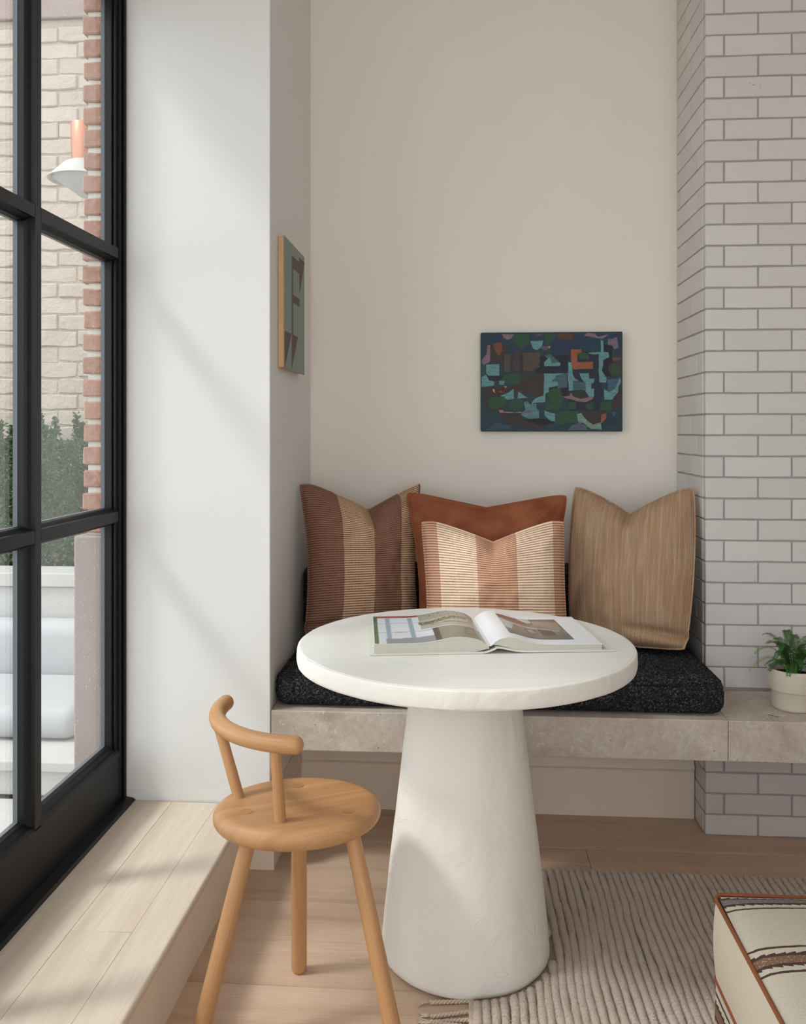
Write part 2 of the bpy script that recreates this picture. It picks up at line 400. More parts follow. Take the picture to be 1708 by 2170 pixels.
def tube(path, rad, n=14, cap=True, round_ends=0):
    """tube along path; rad number or list; returns V,F,UV (u along, v around, metres)"""
    P = [Vector(p) for p in path]; R = rad if isinstance(rad, (list, tuple)) else [rad] * len(P)
    if round_ends:
        def ext(p, q, r):
            d = (p - q).normalized(); out = []
            for k in range(1, round_ends + 1):
                a = pi / 2 * k / round_ends; out.append((p + d * r * sin(a) * 0.9, max(r * cos(a), r * 0.02)))
            return out
        a = ext(P[0], P[1], R[0]); b = ext(P[-1], P[-2], R[-1])
        P2 = [x for x, _ in reversed(a)] + P + [x for x, _ in b]; R = [x for _, x in reversed(a)] + list(R) + [x for _, x in b]; P = P2
    V, F, U = [], [], []; prev = None; acc = 0
    for i, p in enumerate(P):
        t = (P[min(i + 1, len(P) - 1)] - P[max(i - 1, 0)]).normalized()
        if prev is None:
            up = Vector((0, 0, 1)) if abs(t.z) < 0.9 else Vector((1, 0, 0))
            nrm = (up - t * up.dot(t)).normalized()
        else: nrm = (prev - t * prev.dot(t)).normalized()
        prev = nrm; bn = t.cross(nrm)
        if i: acc += (p - P[i - 1]).length
        for k in range(n):
            a = 2 * pi * k / n
            V.append(tuple(p + (nrm * cos(a) + bn * sin(a)) * R[i])); U.append((acc, abs(k / n - 0.5) * 2 * pi * R[i]))
    for i in range(len(P) - 1):
        for k in range(n):
            k2 = (k + 1) % n
            F.append([i * n + k, i * n + k2, (i + 1) * n + k2, (i + 1) * n + k])
    if cap:
        F.append(list(range(n))[::-1]); F.append([(len(P) - 1) * n + k for k in range(n)])
    return V, F, U
def lathe(cx, cy, prof, n=64, wob=None):
    V, F = [], []
    for i, (r, z) in enumerate(prof):
        for k in range(n):
            a = 2 * pi * k / n; rr = r + (wob(a, z) if wob and r > 0.02 else 0)
            V.append((cx + rr * cos(a), cy + rr * sin(a), z))
    for i in range(len(prof) - 1):
        for k in range(n):
            k2 = (k + 1) % n; F.append([i * n + k, i * n + k2, (i + 1) * n + k2, (i + 1) * n + k])
    F.append(list(range(n))[::-1]); F.append([(len(prof) - 1) * n + k for k in range(n)])
    return V, F
def extrude_profile(prof, axis, a0, a1):
    """prof: closed list of 2-D points on the two other axes in order; extruded along axis"""
    n = len(prof); V = []
    for t in (a0, a1):
        for p in prof:
            V.append({'x': (t, p[0], p[1]), 'y': (p[0], t, p[1]), 'z': (p[0], p[1], t)}[axis])
    F = [[k, (k + 1) % n, n + (k + 1) % n, n + k] for k in range(n)] + [list(range(n))[::-1], list(range(n, 2 * n))]
    return V, F

# ------------------------------------------------------------------ room shell
AX0, AX1 = -0.565, 0.752          # alcove sides
PY, BY, CY = 2.505, 3.17, 2.803   # pier front, back wall, chimney front
CEIL = 3.05
def struct(o): return tag(o, kind='structure')
fl = struct(mesh_obj('floor', *box(-0.70, 3.2, -2.35, 3.3, -0.12, -0.012), M['rug_backing']))
row = 0; y = 3.22
while y > 0.0:
    w = 0.178; x = -0.69 - (0.35 + 0.9 * ((row * 0.381) % 1)); 
    while x < 3.1:
        L = 1.5 + 0.5 * random.random(); xa, xb = max(x, -0.69), min(x + L, 3.1)
        if xb - xa > 0.05:
            V, F = box(xa + 0.0006, xb - 0.0006, y - w + 0.0007, y - 0.0007, -0.0125, 0.0, 0.0008, 1)
            mesh_obj('plank', V, F, M['floor'], fl, uvs=uvbox(V, 0), loc=((xa + xb) / 2, y - w / 2, 0))
        x += L
    y -= w; row += 1
struct(mesh_obj('ceiling', *box(-1.2, 3.2, -2.35, 3.3, CEIL, CEIL + 0.1), M['ceiling']))
struct(mesh_obj('wall_back', *box(AX0 - 0.6, 3.2, BY, BY + 0.15, -0.1, CEIL), M['paint_alcove']))
# the pier between window and alcove, and the masonry over the window
pier = struct(mesh_obj('wall_left', *box(-1.025, AX0, PY, BY, 0, CEIL, 0.003, 2), M['paint']))
struct(mesh_obj('wall_left_head', *box(-1.16, -0.93, -2.35, PY, 2.62, CEIL), M['paint'])).name = 'wall_left'
struct(mesh_obj('wall_front', *join(box(-1.2, -0.8, -2.4, -2.3, -0.1, CEIL), box(1.8, 3.2, -2.4, -2.3, -0.1, CEIL), box(-0.8, 1.8, -2.4, -2.3, -0.1, 0.2), box(-0.8, 1.8, -2.4, -2.3, 2.8, CEIL)), M['paint']))  # unseen wall; its opening is added to let in soft sky fill
struct(mesh_obj('wall_right', *box(3.1, 3.2, -2.35, 3.2, -0.1, CEIL), M['paint']))
struct(mesh_obj('wall_left_near', *box(-1.16, -0.98, -2.35, -2.02, 0, 2.62), M['paint'])).name = 'wall_left'

# under-bench wall, baseboards
tr = struct(mesh_obj('trim_1', *box(AX0, AX1, 2.932, BY, 0, 0.336), M['trim']))
def base_prof(y0):  # profile in (y,z) for a board facing -y; y0 = wall face
    return [(y0, 0), (y0 - 0.014, 0), (y0 - 0.014, 0.150), (y0 - 0.011, 0.153), (y0 - 0.016, 0.157), (y0 - 0.019, 0.163), (y0 - 0.018, 0.170),
            (y0 - 0.013, 0.178), (y0 - 0.011, 0.186), (y0 - 0.011, 0.192), (y0 - 0.006, 0.200), (y0 - 0.004, 0.206), (y0, 0.208)]
V, F = extrude_profile(base_prof(2.932), 'x', AX0, AX1 - 0.003)
struct(mesh_obj('baseboard_back', V, [f[::-1] for f in F], M['trim'], smooth=30))
pl = [(-(p[0]) + 2.932 + AX0, p[1]) for p in base_prof(2.932)]
V, F = extrude_profile(pl, 'y', PY - 0.0135, 2.932)
V2, F2 = extrude_profile([(p[0] - 2.932 + PY, p[1]) for p in base_prof(2.932)], 'x', -0.655, AX0 + 0.0137)
struct(mesh_obj('baseboard_left', *join((V, F), (V2, [f[::-1] for f in F2])), M['trim'], smooth=30))

# chimney breast in white brick
ch = struct(mesh_obj('wall_chimney', *box(AX1 + 0.003, 3.1, CY + 0.003, BY, 0, CEIL), M['mortar']))
def brick_mesh(name, L, D, Hh, mat, bev, jit, seed):
    rr = random.Random(seed); bm = bmesh.new(); bmesh.ops.create_cube(bm, size=1)
    for v in bm.verts: v.co = Vector((v.co.x * L, v.co.y * D, v.co.z * Hh))
    cuts = bmesh.ops.subdivide_edges(bm, edges=[e for e in bm.edges if abs(e.verts[0].co.x - e.verts[1].co.x) > 1e-4], cuts=2 if L > 0.1 else 1)
    for v in bm.verts:
        v.co.x += rr.uniform(-jit, jit) * 0.6; v.co.z += rr.uniform(-jit, jit)
    bmesh.ops.bevel(bm, geom=[e for e in bm.edges if len(e.link_faces) == 2 and e.calc_face_angle(0) > 0.5], offset=bev, segments=1, affect='EDGES')
    me = bpy.data.meshes.new(name); bm.to_mesh(me); bm.free(); me.materials.append(mat)
    return me
CZ = 0.0661; JW = 0.0050; NC = 46
cache = {}
def bm_get(kind, L, D, Hh, mat, bev, jit, nvar=5):
    key = (kind, round(L, 3), random.randrange(nvar))
    if key not in cache: cache[key] = brick_mesh('brick', L, D, Hh, mat, bev, jit, hash(key) & 0xffff)
    return cache[key]
for k in range(NC):
    zc = k * CZ + CZ / 2
    if zc > CEIL - 0.02: break
    if 0.342 < zc < 0.456: continue
    edges = [AX1, AX1 + 0.163] if k % 2 == 0 else [AX1, AX1 + 0.059]
    while edges[-1] < 1.55: edges.append(edges[-1] + 0.2066)
    for a, b in zip(edges, edges[1:]):
        l0 = b - a - JW
        me = bm_get('f', l0, 0.024, CZ - JW, M['tile'], 0.0016, 0.0008)
        share('brick', me, ((a + b) / 2 + (JW / 2 if a == AX1 and False else 0), CY - 0.001 + 0.012 + random.uniform(-0.0006, 0.0006), zc), ch)
    ys = [CY + 0.0, CY + 0.036, CY + 0.174, CY + 0.313, BY] if k % 2 else [CY, CY + 0.10, CY + 0.24, BY]
    if zc < 0.34: ys = [yy for yy in ys if yy < 2.90] + [2.9325]
    for a, b in zip(ys, ys[1:]):
        if b - a < 0.02: continue
        a2 = a + (0.025 if a == CY else 0)
        l0 = b - a2 - (JW if b < BY - 0.01 else JW / 2)
        if l0 < 0.006: continue
        me = bm_get('s', l0, 0.024, CZ - JW, M['tile'], 0.0014, 0.0006, 3)
        share('brick', me, (AX1 + 0.012 + random.uniform(-0.0005, 0.0005), (a2 + b - JW) / 2 + 0.001, zc), ch, (0, 0, pi / 2))

# raised step in front of the window
st = struct(mesh_obj('trim_2', *box(-1.16, -0.640, -2.0, PY, 0, 0.160), M['trim']))
SX = [(-0.995, -0.8548), (-0.8542, -0.7183), (-0.7177, -0.624)]
SJ = [[-2.0, -0.4, 1.05, 2.5], [-2.0, 0.2, 1.842, 2.5], [-2.0, -0.1, 2.5]]
for (xa, xb), js in zip(SX, SJ):
    for a, b in zip(js, js[1:]):
        if xb > -0.63:
            pf_ = [(xa, 0.160), (xb - 0.006, 0.160)] + [(xb - 0.0085 + 0.0085 * cos(q), 0.1765 + 0.0085 * sin(q)) for q in [radians(-30 + 120 * t / 6) for t in range(7)]] + [(xa, 0.185)]
            V, F = extrude_profile(pf_, 'y', a + 0.0005, b - 0.0005); F = [f[::-1] for f in F]
        else: V, F = box(xa, xb, a + 0.0005, b - 0.0005, 0.160, 0.185, 0.0006, 1)
        mesh_obj('plank', V, F, M['step'], st, uvs=uvbox(V, 1), smooth=40, loc=((xa + xb) / 2, (a + b) / 2, 0.16))

# ------------------------------------------------------------------ window
win = struct(empty('window_1', (-1.03, 0.25, 0.185)))
GX = -1.034
WY0, WY1 = -2.0, 2.503
vb = [2.4555]
yb = 1.985
bars = []
while yb > WY0 + 0.2: bars.append(yb); yb -= 0.485
hz = [0.345, 1.022, 1.783, 2.545]
# stile (against the pier) and bottom/top rails
def bar_prof(sgn=1, face=0.015, back=0.025):
    return [(GX - 0.006, -face), (GX - 0.004, -back), (GX + 0.012, -back), (GX + 0.018, -back + 0.003), (GX + 0.026, -face - 0.001), (GX + 0.034, -face),
            (GX + 0.034, face), (GX + 0.026, face + 0.001), (GX + 0.018, back - 0.003), (GX + 0.012, back), (GX - 0.004, back), (GX - 0.006, face)]
for i, yb in enumerate(bars):
    V, F = extrude_profile([(p[0], yb + p[1]) for p in bar_prof()], 'z', 0.335, 2.56)
    mesh_obj('muntin', V, F, M['black'], win)
cells_y = []
ye = [2.455] + bars + [WY0 + 0.05]
for j, z in enumerate(hz[1:3]):
    for a, b in zip(ye, ye[1:]):
        V, F = extrude_profile([(p[0], z + p[1]) for p in bar_prof()], 'y', b + 0.013, a - 0.013 if a != 2.455 else a + 0.006)
        mesh_obj('muntin', V, F, M['black'], win)
# jamb + stile
V1, F1 = box(GX - 0.005, -1.000, 2.470, WY1, 0.186, 2.62, 0.002, 1)
V2, F2 = box(GX - 0.005, GX + 0.018, 2.452, 2.471, 0.30, 2.60, 0.002, 1)
V3, F3 = box(GX + 0.018, -1.006, 2.459, 2.471, 0.30, 2.60, 0.002, 1)
V4, F4 = box(-1.000, -0.992, 2.489, WY1, 0.186, 2.62, 0.002, 1)
mesh_obj('stile', *join((V1, F1), (V2, F2), (V3, F3), (V4, F4)), M['black'], win)
V1, F1 = box(GX - 0.05, -1.000, WY0, WY0 + 0.05, 0.186, 2.62, 0.002, 1)
mesh_obj('stile', V1, F1, M['black'], win)
rail = [(GX - 0.006, 0.186), (-1.002, 0.186), (-1.002, 0.322), (-1.000, 0.324), (-1.000, 0.338), (-1.006, 0.345), (-1.014, 0.349), (GX + 0.014, 0.356), (GX + 0.008, 0.358), (GX - 0.006, 0.358)]
V, F = extrude_profile(rail, 'y', WY0 + 0.05, 2.470); mesh_obj('bottom_rail', V, [f[::-1] for f in F], M['black'], win)
V, F = box(GX - 0.05, -1.000, WY0 + 0.05, 2.470, 2.535, 2.62, 0.002, 1); mesh_obj('top_rail', V, F, M['black'], win)
V, F = extrude_profile([(-1.10, 0.1605), (-0.966, 0.1605), (-0.966, 0.187), (-0.972, 0.192), (-1.0, 0.197), (-1.10, 0.197)], 'y', WY0, 2.503)
mesh_obj('threshold', V, [f[::-1] for f in F], M['black'], win)
zc = [(0.356, hz[1] - 0.022), (hz[1] + 0.022, hz[2] - 0.022), (hz[2] + 0.022, 2.538)]
for a, b in zip(ye, ye[1:]):
    for z0, z1 in zc:
        y1 = a - (0.022 if a in bars else 0.0); y0 = b + (0.022 if b in bars else 0.0)
        p = mesh_obj('pane', *box(GX - 0.002, GX + 0.003, y0 - 0.003, y1 + 0.003, z0 - 0.003, z1 + 0.003), M['glass'], win)
        s = 0.010
        mesh_obj('spacer', *join(box(GX - 0.014, GX - 0.003, y1 - s * 0.4, y1 + 0.003, z0, z1), box(GX - 0.014, GX - 0.003, y0 - 0.003, y0 + s * 0.4, z0, z1),
                                 box(GX - 0.014, GX - 0.003, y0, y1, z0 - 0.003, z0 + s * 0.4), box(GX - 0.014, GX - 0.003, y0, y1, z1 - s * 0.4, z1 + 0.003)), M['spacer'], p)

# ------------------------------------------------------------------ outside: house wall, garden
ext = struct(mesh_obj('wall_exterior', *box(-1.148, -1.026, 2.592, 4.6, -0.1, 3.6), M['mortar_ext']))
CE = 0.0690
zz = 0.952; k = 0
while zz < 3.5:
    me = bm_get('r', 0.128, 0.108, CE - 0.0175, M['red_brick'], 0.004, 0.0022, 6)
    share('brick', me, (-1.096 + random.uniform(-0.003, 0.003), 2.634 + random.uniform(-0.002, 0.002), zz + CE / 2), ext)
    zz += CE
mesh_obj('stone_block', *box(-1.182, -1.03, 2.565, 2.80, -0.05, 0.952, 0.006, 2), M['brownstone'], ext)
pav = struct(mesh_obj('ground', *box(-9, -1.16, -7, 9, -0.25, -0.03), M['garden_mortar']))
pav.name = 'ground'
for ix in range(5):
    for iy in range(6):
        xb = -1.165 - ix * 0.62; y0 = 2.918 - (iy + 1) * 0.48
        V, F = box(xb - 0.614, xb, y0, y0 + 0.475, -0.031, 0.0, 0.003, 1)
        mesh_obj('paving_slab', V, F, M['limestone'], pav, loc=(xb - 0.31, y0 + 0.24, 0))
# far garden wall of painted bricks
gw = struct(mesh_obj('wall_garden', *box(-5.5, -1.149, 4.512, 4.75, -0.1, 3.46), M['garden_mortar']))
GZ = 0.085
for k in range(37):
    z = 0.36 + k * GZ
    if z + GZ > 3.47: break
    x = -1.165 + (0.115 if k % 2 else 0)
    while x > -2.75:
        x2 = x - 0.222
        xa = min(x, -1.155)
        me = bm_get('g', xa - x2 - 0.007, 0.06, GZ - 0.007, M['garden_brick'], 0.006, 0.0065, 9)
        share('brick', me, ((xa + x2) / 2, 4.5345 + random.uniform(-0.004, 0.0055), z + GZ / 2 + random.uniform(-0.002, 0.002)), gw, (random.uniform(-0.05, 0.05), random.uniform(-0.015, 0.015), random.uniform(-0.02, 0.02)))
        x = x2
VB, FB = [], []
for k in range(37):
    z = 0.36 + k * GZ
    if z + GZ > 3.47: break
    x = -1.165 + (0.115 if k % 2 else 0) - 0.222 * (8 if k % 2 else 8)
    while x > -5.4:
        if x < -2.75: 
            dy_ = random.uniform(-0.004, 0.0055); VB, FB = join((VB, FB), box(x - 0.215, x, 4.5045 + dy_, 4.56, z + 0.0035, z + GZ - 0.0035))
        x -= 0.222
tag(mesh_obj('bricks_beyond', VB, FB, M['garden_brick'], gw), kind='stuff')
mesh_obj('coping', *box(-5.5, -1.149, 4.49, 4.80, 3.46, 3.62, 0.01, 2), M['brownstone'], gw)  # coping's shade put into its colour by using the darker stone
# planter
plr = tag(empty('stone_planter', (-2.4, 3.9, 0)), 'long pale limestone planter wall with a capstone, outside the window under the hedge', 'planter')
mesh_obj('planter_wall', *box(-4.5, -1.155, 3.772, 3.86, 0.0, 0.574, 0.004, 2), M['limestone'], plr)
mesh_obj('capstone', *box(-4.5, -1.153, 3.755, 3.955, 0.576, 0.638, 0.005, 2), M['limestone'], plr)
mesh_obj('soil', *box(-4.5, -1.16, 3.88, 4.47, 0.45, 0.58), M['soil'], plr)
# built-in stone ledge and cushions
lg = tag(empty('stone_ledge', (-2.4, 3.3, 0)), 'low pale stone ledge outside carrying the grey seat cushion', 'ledge')
mesh_obj('ledge_base', *box(-4.5, -1.165, 2.94, 3.770, 0.0, 0.086, 0.004, 2), M['limestone'], lg)
mesh_obj('ledge_top', *box(-4.5, -1.163, 2.925, 3.771, 0.087, 0.124, 0.005, 2), M['limestone'], lg)
def soft_box(name, x0, x1, y0, y1, z0, z1, r, mat, parent=None, **kw):
    V, F = box(x0, x1, y0, y1, z0, z1, r, 5); return mesh_obj(name, V, F, mat, parent, smooth=True, **kw)
oc = tag(empty('outdoor_seat_cushion', (-2.2, 3.4, 0.124)), 'pale grey woven outdoor seat cushion lying flat on the stone ledge', 'cushion')
soft_box('cushion_body', -3.2, -1.43, 3.105, 3.60, 0.1255, 0.245, 0.05, M['sofa'], oc)
Vt, Ft, _ = tube([(-3.14, 3.128, 0.226), (-1.50, 3.128, 0.226), (-1.465, 3.15, 0.226), (-1.452, 3.2, 0.226), (-1.452, 3.52, 0.226)], 0.004, 8); mesh_obj('piping', Vt, Ft, M['sofa'], oc, smooth=True)
ob = tag(empty('outdoor_back_cushion', (-2.2, 3.68, 0.14)), 'pale grey outdoor back cushion propped upright against the planter wall', 'cushion')
soft_box('cushion_body', -3.2, -1.42, 3.61, 3.765, 0.1255, 0.45, 0.06, M['sofa'], ob)
# hedge shrubs
def shrub(cx, cy, w, d, z0, z1, n, seed, label):
    rr = random.Random(seed); root = tag(empty('box_shrub', (cx, cy, z0)), label, 'shrub', 'box shrubs of the clipped hedge')
    V, F = [], []
    sprigs = [(rr.uniform(-w, w), rr.uniform(-d, d)) for _ in range(16)]
    for i in range(n):
        if i % 5 == 0:   # upright sprigs on the crown
            sx, sy = rr.choice(sprigs); t = rr.random(); p = Vector((cx + sx + rr.gauss(0, 0.014) * (1.1 - t), cy + sy + rr.gauss(0, 0.014), z1 - 0.07 + t * 0.13 * (0.5 + abs(sin(sx * 40)))))
        else:
            p = Vector((cx + rr.uniform(-w, w), cy - d + rr.random() ** 2 * 2 * d, z0 + 0.02 + (z1 - z0 - 0.03) * rr.random() ** 0.8))
            b = 0.02 * sin(p.x * 31 + p.z * 19); p.y += b
        a = Vector((rr.gauss(0, 1), rr.gauss(0, 1) - 0.5, rr.gauss(0, 0.8) + 0.4)).normalized(); c = a.cross(Vector((rr.gauss(0, 1), rr.gauss(0, 1), rr.gauss(0, 1)))).normalized()
        L = rr.uniform(0.015, 0.026); wd = L * 0.6; b0 = len(V); nn = a.cross(c) * L * 0.18
        V += [tuple(p), tuple(p + a * L * 0.5 + c * wd * 0.5 + nn), tuple(p + a * L), tuple(p + a * L * 0.5 - c * wd * 0.5 + nn)]
        F += [[b0, b0 + 1, b0 + 2], [b0, b0 + 2, b0 + 3]]
    tag(mesh_obj('foliage', V, F, M['hedge'], root), kind='stuff')
    Vs, Fs = [], []
    for sx, sy in sprigs:
        v, f, _ = tube([(cx + sx * 0.5, cy + sy * 0.5, z0 - 0.018), (cx + sx * 0.8, cy + sy * 0.8, (z0 + z1) / 2), (cx + sx, cy + sy, z1 + 0.02)], [0.006, 0.004, 0.0015], 5)
        Vs, Fs = join((Vs, Fs), (v, f))
    mesh_obj('stem', Vs, Fs, M['twig'], root)
shrub(-1.50, 4.16, 0.262, 0.14, 0.60, 1.19, 17000, 1, 'box shrub beside the red brick pier, at the house end of the hedge')
shrub(-2.08, 4.16, 0.262, 0.14, 0.60, 1.23, 17000, 2, 'taller-sprigged box shrub next along the hedge, showing behind the outer pane')
shrub(-2.66, 4.16, 0.262, 0.14, 0.60, 1.20, 9000, 3, 'box shrub at the far left end of the hedge, mostly cut off by the frame')
# wall lamp on the house wall, outside
wl = tag(empty('outdoor_wall_lamp', (-1.165, 3.3, 2.42)), 'copper and white cone lamp seen outside behind the red brick pier', 'lamp')
lx, ly = -1.475, 3.3
V, F = lathe(lx, ly, [(0.004, 2.462), (0.050, 2.462), (0.052, 2.459), (0.050, 2.318), (0.044, 2.314), (0.004, 2.312)], 32); mesh_obj('copper_tube', V, F, M['copper'], wl, smooth=40)
V, F = lathe(lx, ly, [(0.050, 2.318), (0.075, 2.306), (0.136, 2.246), (0.138, 2.243), (0.132, 2.242), (0.07, 2.296), (0.045, 2.306)], 40); mesh_obj('lamp_shade', V, F, M['shade'], wl, smooth=40)
V, F = lathe(lx, ly, [(0.118, 2.250), (0.112, 2.246), (0.012, 2.176), (0.004, 2.174)], 40); mesh_obj('diffuser', V, F, M['shade'], wl, smooth=40)
V, F, _ = tube([(-1.15, ly, 2.42), (lx + 0.04, ly, 2.42)], 0.01, 10); mesh_obj('arm', V, F, M['copper'], wl, smooth=40)
V, F, _ = tube([(-1.149, ly, 2.42), (-1.165, ly, 2.42)], 0.05, 24); mesh_obj('wall_plate', V, F, M['copper'], wl, smooth=40)

# ------------------------------------------------------------------ stone bench, seat cushions
bn = tag(empty('stone_bench', (0.1, 2.8, 0.34)), 'long fossil-flecked grey limestone bench running along alcove and white brick chimney', 'bench')
mesh_obj('slab', *box(AX0 + 0.002, 0.7365, PY + 0.002, BY - 0.002, 0.342, 0.457, 0.0025, 2), M['bench'], bn)
mesh_obj('slab', *box(0.7375, 2.6, PY + 0.002, CY - 0.003, 0.342, 0.457, 0.0025, 2), M['bench'], bn)

def boucle_box(x0, x1, y0, y1, z0, z1, r, amp, step, crown=0.0):
    """rounded box as a grid-displaced closed mesh with small loop bumps"""
    nx, ny, nz = [max(2, int((b - a) / step)) for a, b in ((x0, x1), (y0, y1), (z0, z1))]
    C = Vector(((x0 + x1) / 2, (y0 + y1) / 2, (z0 + z1) / 2)); Hs = Vector(((x1 - x0) / 2, (y1 - y0) / 2, (z1 - z0) / 2))
    idx, V, F = {}, [], []
    def vert(i, j, k):
        key = (i, j, k)
        if key in idx: return idx[key]
        p = Vector((-1 + 2 * i / nx, -1 + 2 * j / ny, -1 + 2 * k / nz)); q = Vector((p.x * Hs.x, p.y * Hs.y, p.z * Hs.z))
        inner = Vector([max(-(h - r), min(h - r, c)) for h, c in zip(Hs, q)]); d = q - inner
        nrm = d.normalized() if d.length > 1e-6 else Vector((0, 0, 1))
        w = inner + nrm * r if d.length > 1e-6 else q
        w = w + C
        if crown: w.z += crown * (1 - p.x ** 4) * (1 - p.y ** 4) * max(0, p.z)
        dd = amp * (noise.noise(w * 130) + 0.6 * noise.noise(w * 40)); 
        if w.z < z0 + 0.008: dd = 0
        w += nrm * dd; w.z = max(w.z, z0 + 0.0004)
        idx[key] = len(V); V.append(tuple(w)); return idx[key]
    def quad(a, b, c, d): F.append([vert(*a), vert(*b), vert(*c), vert(*d)])
    for i in range(nx):
        for j in range(ny):
            quad((i, j, nz), (i + 1, j, nz), (i + 1, j + 1, nz), (i, j + 1, nz)); quad((i, j + 1, 0), (i + 1, j + 1, 0), (i + 1, j, 0), (i, j, 0))
        for k in range(nz):
            quad((i, 0, k), (i + 1, 0, k), (i + 1, 0, k + 1), (i, 0, k + 1)); quad((i, ny, k + 1), (i + 1, ny, k + 1), (i + 1, ny, k), (i, ny, k))
    for j in range(ny):
        for k in range(nz):
            quad((nx, j, k), (nx, j + 1, k), (nx, j + 1, k + 1), (nx, j, k + 1)); quad((0, j, k + 1), (0, j + 1, k + 1), (0, j + 1, k), (0, j, k))
    return V, F
sc = tag(empty('seat_cushion', (0.09, 2.85, 0.457)), 'long charcoal boucle seat cushion lying on the stone bench', 'cushion')
V, F = boucle_box(AX0 + 0.004, 0.742, 2.532, BY - 0.006, 0.4575, 0.562, 0.040, 0.0042, 0.0055, 0.014)
mesh_obj('cushion_body', V, F, M['boucle'], sc, smooth=True)
Vt, Ft, _ = tube([(AX0 + 0.045, 2.5375, 0.546), (0.0, 2.5375, 0.547), (0.69, 2.5375, 0.546), (0.715, 2.543, 0.546), (0.729, 2.556, 0.546), (0.736, 2.58, 0.546), (0.736, 2.78, 0.546)], 0.0028, 8)
mesh_obj('seam', Vt, Ft, M['boucle'], sc, smooth=True)
V, F = boucle_box(AX0 + 0.004, AX1 - 0.004, 2.985, BY - 0.006, 0.580, 0.80, 0.03, 0.003, 0.009)
bc = tag(mesh_obj('back_cushion', V, F, M['boucle'], smooth=True), 'charcoal boucle back cushion standing against the alcove wall, behind the throw pillows', 'cushion')

# ------------------------------------------------------------------ throw pillows
def pillow(name, TL, TR, BL, BR, T, Tb, mat, label, chop, u0=0.0, vw=0.9, pinch=0.022, wr=0.006, seed=0, flap=None, piping=None, crn=0.010, N=72):
    TL, TR, BL, BR = map(Vector, (TL, TR, BL, BR))
    nrm = (TR - TL).cross(TL - BL).normalized()
    if nrm.y > 0: nrm = -nrm                    # towards the room
    up = ((TL + TR) - (BL + BR)).normalized(); rt = ((TR + BR) - (TL + BL)).normalized()
    W_ = ((TR - TL).length + (BR - BL).length) / 2; H_ = ((TL - BL).length + (TR - BR).length) / 2
    root = tag(empty(name, tuple((BL + BR) / 2)), label, 'pillow')
    V, F, U = [], [], []
    def prof(t): return max(0.0, 1 - abs(t) ** 2.3) ** 0.5
    for side in (1, -1):
        for j in range(N + 1):
            for i in range(N + 1):
                u, v = -1 + 2 * i / N, -1 + 2 * j / N
                a, b = (u + 1) / 2, (v + 1) / 2
                p = (BL * (1 - a) + BR * a) * (1 - b) + (TL * (1 - a) + TR * a) * b
                p = p - rt * (u * pinch * (1 - v * v)) - up * (v * pinch * 0.6 * (1 - u * u) * (1 if v > 0 else 0.3))
                cr_ = (abs(u) * abs(v)) ** 9; p = p - (rt * u + up * v) * (crn * cr_)
                d = abs(u - u0) / vw
                dip = max(0.0, 1 - d) ** 1.25; wv = max(0.0, (v + 0.35) / 1.35) ** 2.2
                p = p - up * (chop * dip * wv)
                th = (T if side > 0 else Tb) * prof(u) * prof(v) ** (0.9)
                th *= 1 - 0.72 * exp(-((u - u0) / 0.11) ** 2) * max(0, (v - 0.45) / 0.55) ** 1.2 * (1 if chop > 0.03 else 0.3)
                th += 0.12 * T * exp(-((abs(u - u0) - 0.28) / 0.16) ** 2) * max(0, v) ** 2 * prof(v)
                q = Vector((u * 1.7 + seed, v * 1.7, seed * 0.37))
                th += wr * (noise.noise(q * 1.6) + 0.5 * noise.noise(q * 4)) * prof(u) * prof(v)
                # corner tension folds
                for cu, cv in ((-1, 1), (1, 1), (-1, -1), (1, -1)):
                    rr_ = sqrt((u - cu) ** 2 + (v - cv) ** 2); an = atan2(v - cv, u - cu)
                    th += wr * 0.8 * sin(an * 9 + seed) * exp(-((rr_ - 0.35) / 0.25) ** 2) * prof(u) * prof(v)
                if flap:
                    fu, fv, fd, fw = flap
                    k = 1 / (1 + exp(-(u - fu) * 9 * fw)); line = fv - 0.06 * (u - fu) * fw
                    if side > 0: th += -fd * k * exp(-((v - line) / 0.045) ** 2) + 0.55 * fd * k * exp(-((v - line + 0.14) / 0.09) ** 2)
                e = 0.0035
                V.append(tuple(p + nrm * side * (th + e * (1 - max(abs(u), abs(v)) ** 8))))
                U.append((a, b * H_))
        base = 0 if side > 0 else (N + 1) ** 2
        for j in range(N):
            for i in range(N):
                q = [base + j * (N + 1) + i, base + j * (N + 1) + i + 1, base + (j + 1) * (N + 1) + i + 1, base + (j + 1) * (N + 1) + i]
                F.append(q if side > 0 else q[::-1])
    mesh_obj('pillow_cover', V, F, mat, root, smooth=True, uvs=U)
    # seam cord round the rim
    rim = [i for i in range(N + 1)] + [j * (N + 1) + N for j in range(1, N + 1)] + [N * (N + 1) + i for i in range(N - 1, -1, -1)] + [j * (N + 1) for j in range(N - 1, 0, -1)]
    path = [V[i] for i in rim] + [V[rim[0]]]
    vt, ft, ut = tube(path, 0.0038 if piping is None else piping, 7)
    mesh_obj('seam', vt, ft, mat, root, smooth=True, uvs=[(V2u[0], V2u[1]) for V2u in [U[rim[min(k // 7, len(rim) - 1)]] for k in range(len(vt))]])
    return root
pillow('throw_pillow', (-0.556, 2.905, 1.092), (-0.155, 3.055, 1.090), (-0.520, 2.80, 0.586), (-0.150, 2.915, 0.586), 0.110, 0.018, M['stripe_dark'],
       'large brown and cream striped pillow at the left end of the bench', 0.082, 0.12, 0.95, crn=0.005, seed=1.3, wr=0.011, flap=(-0.55, -0.80, 0.022, -1))
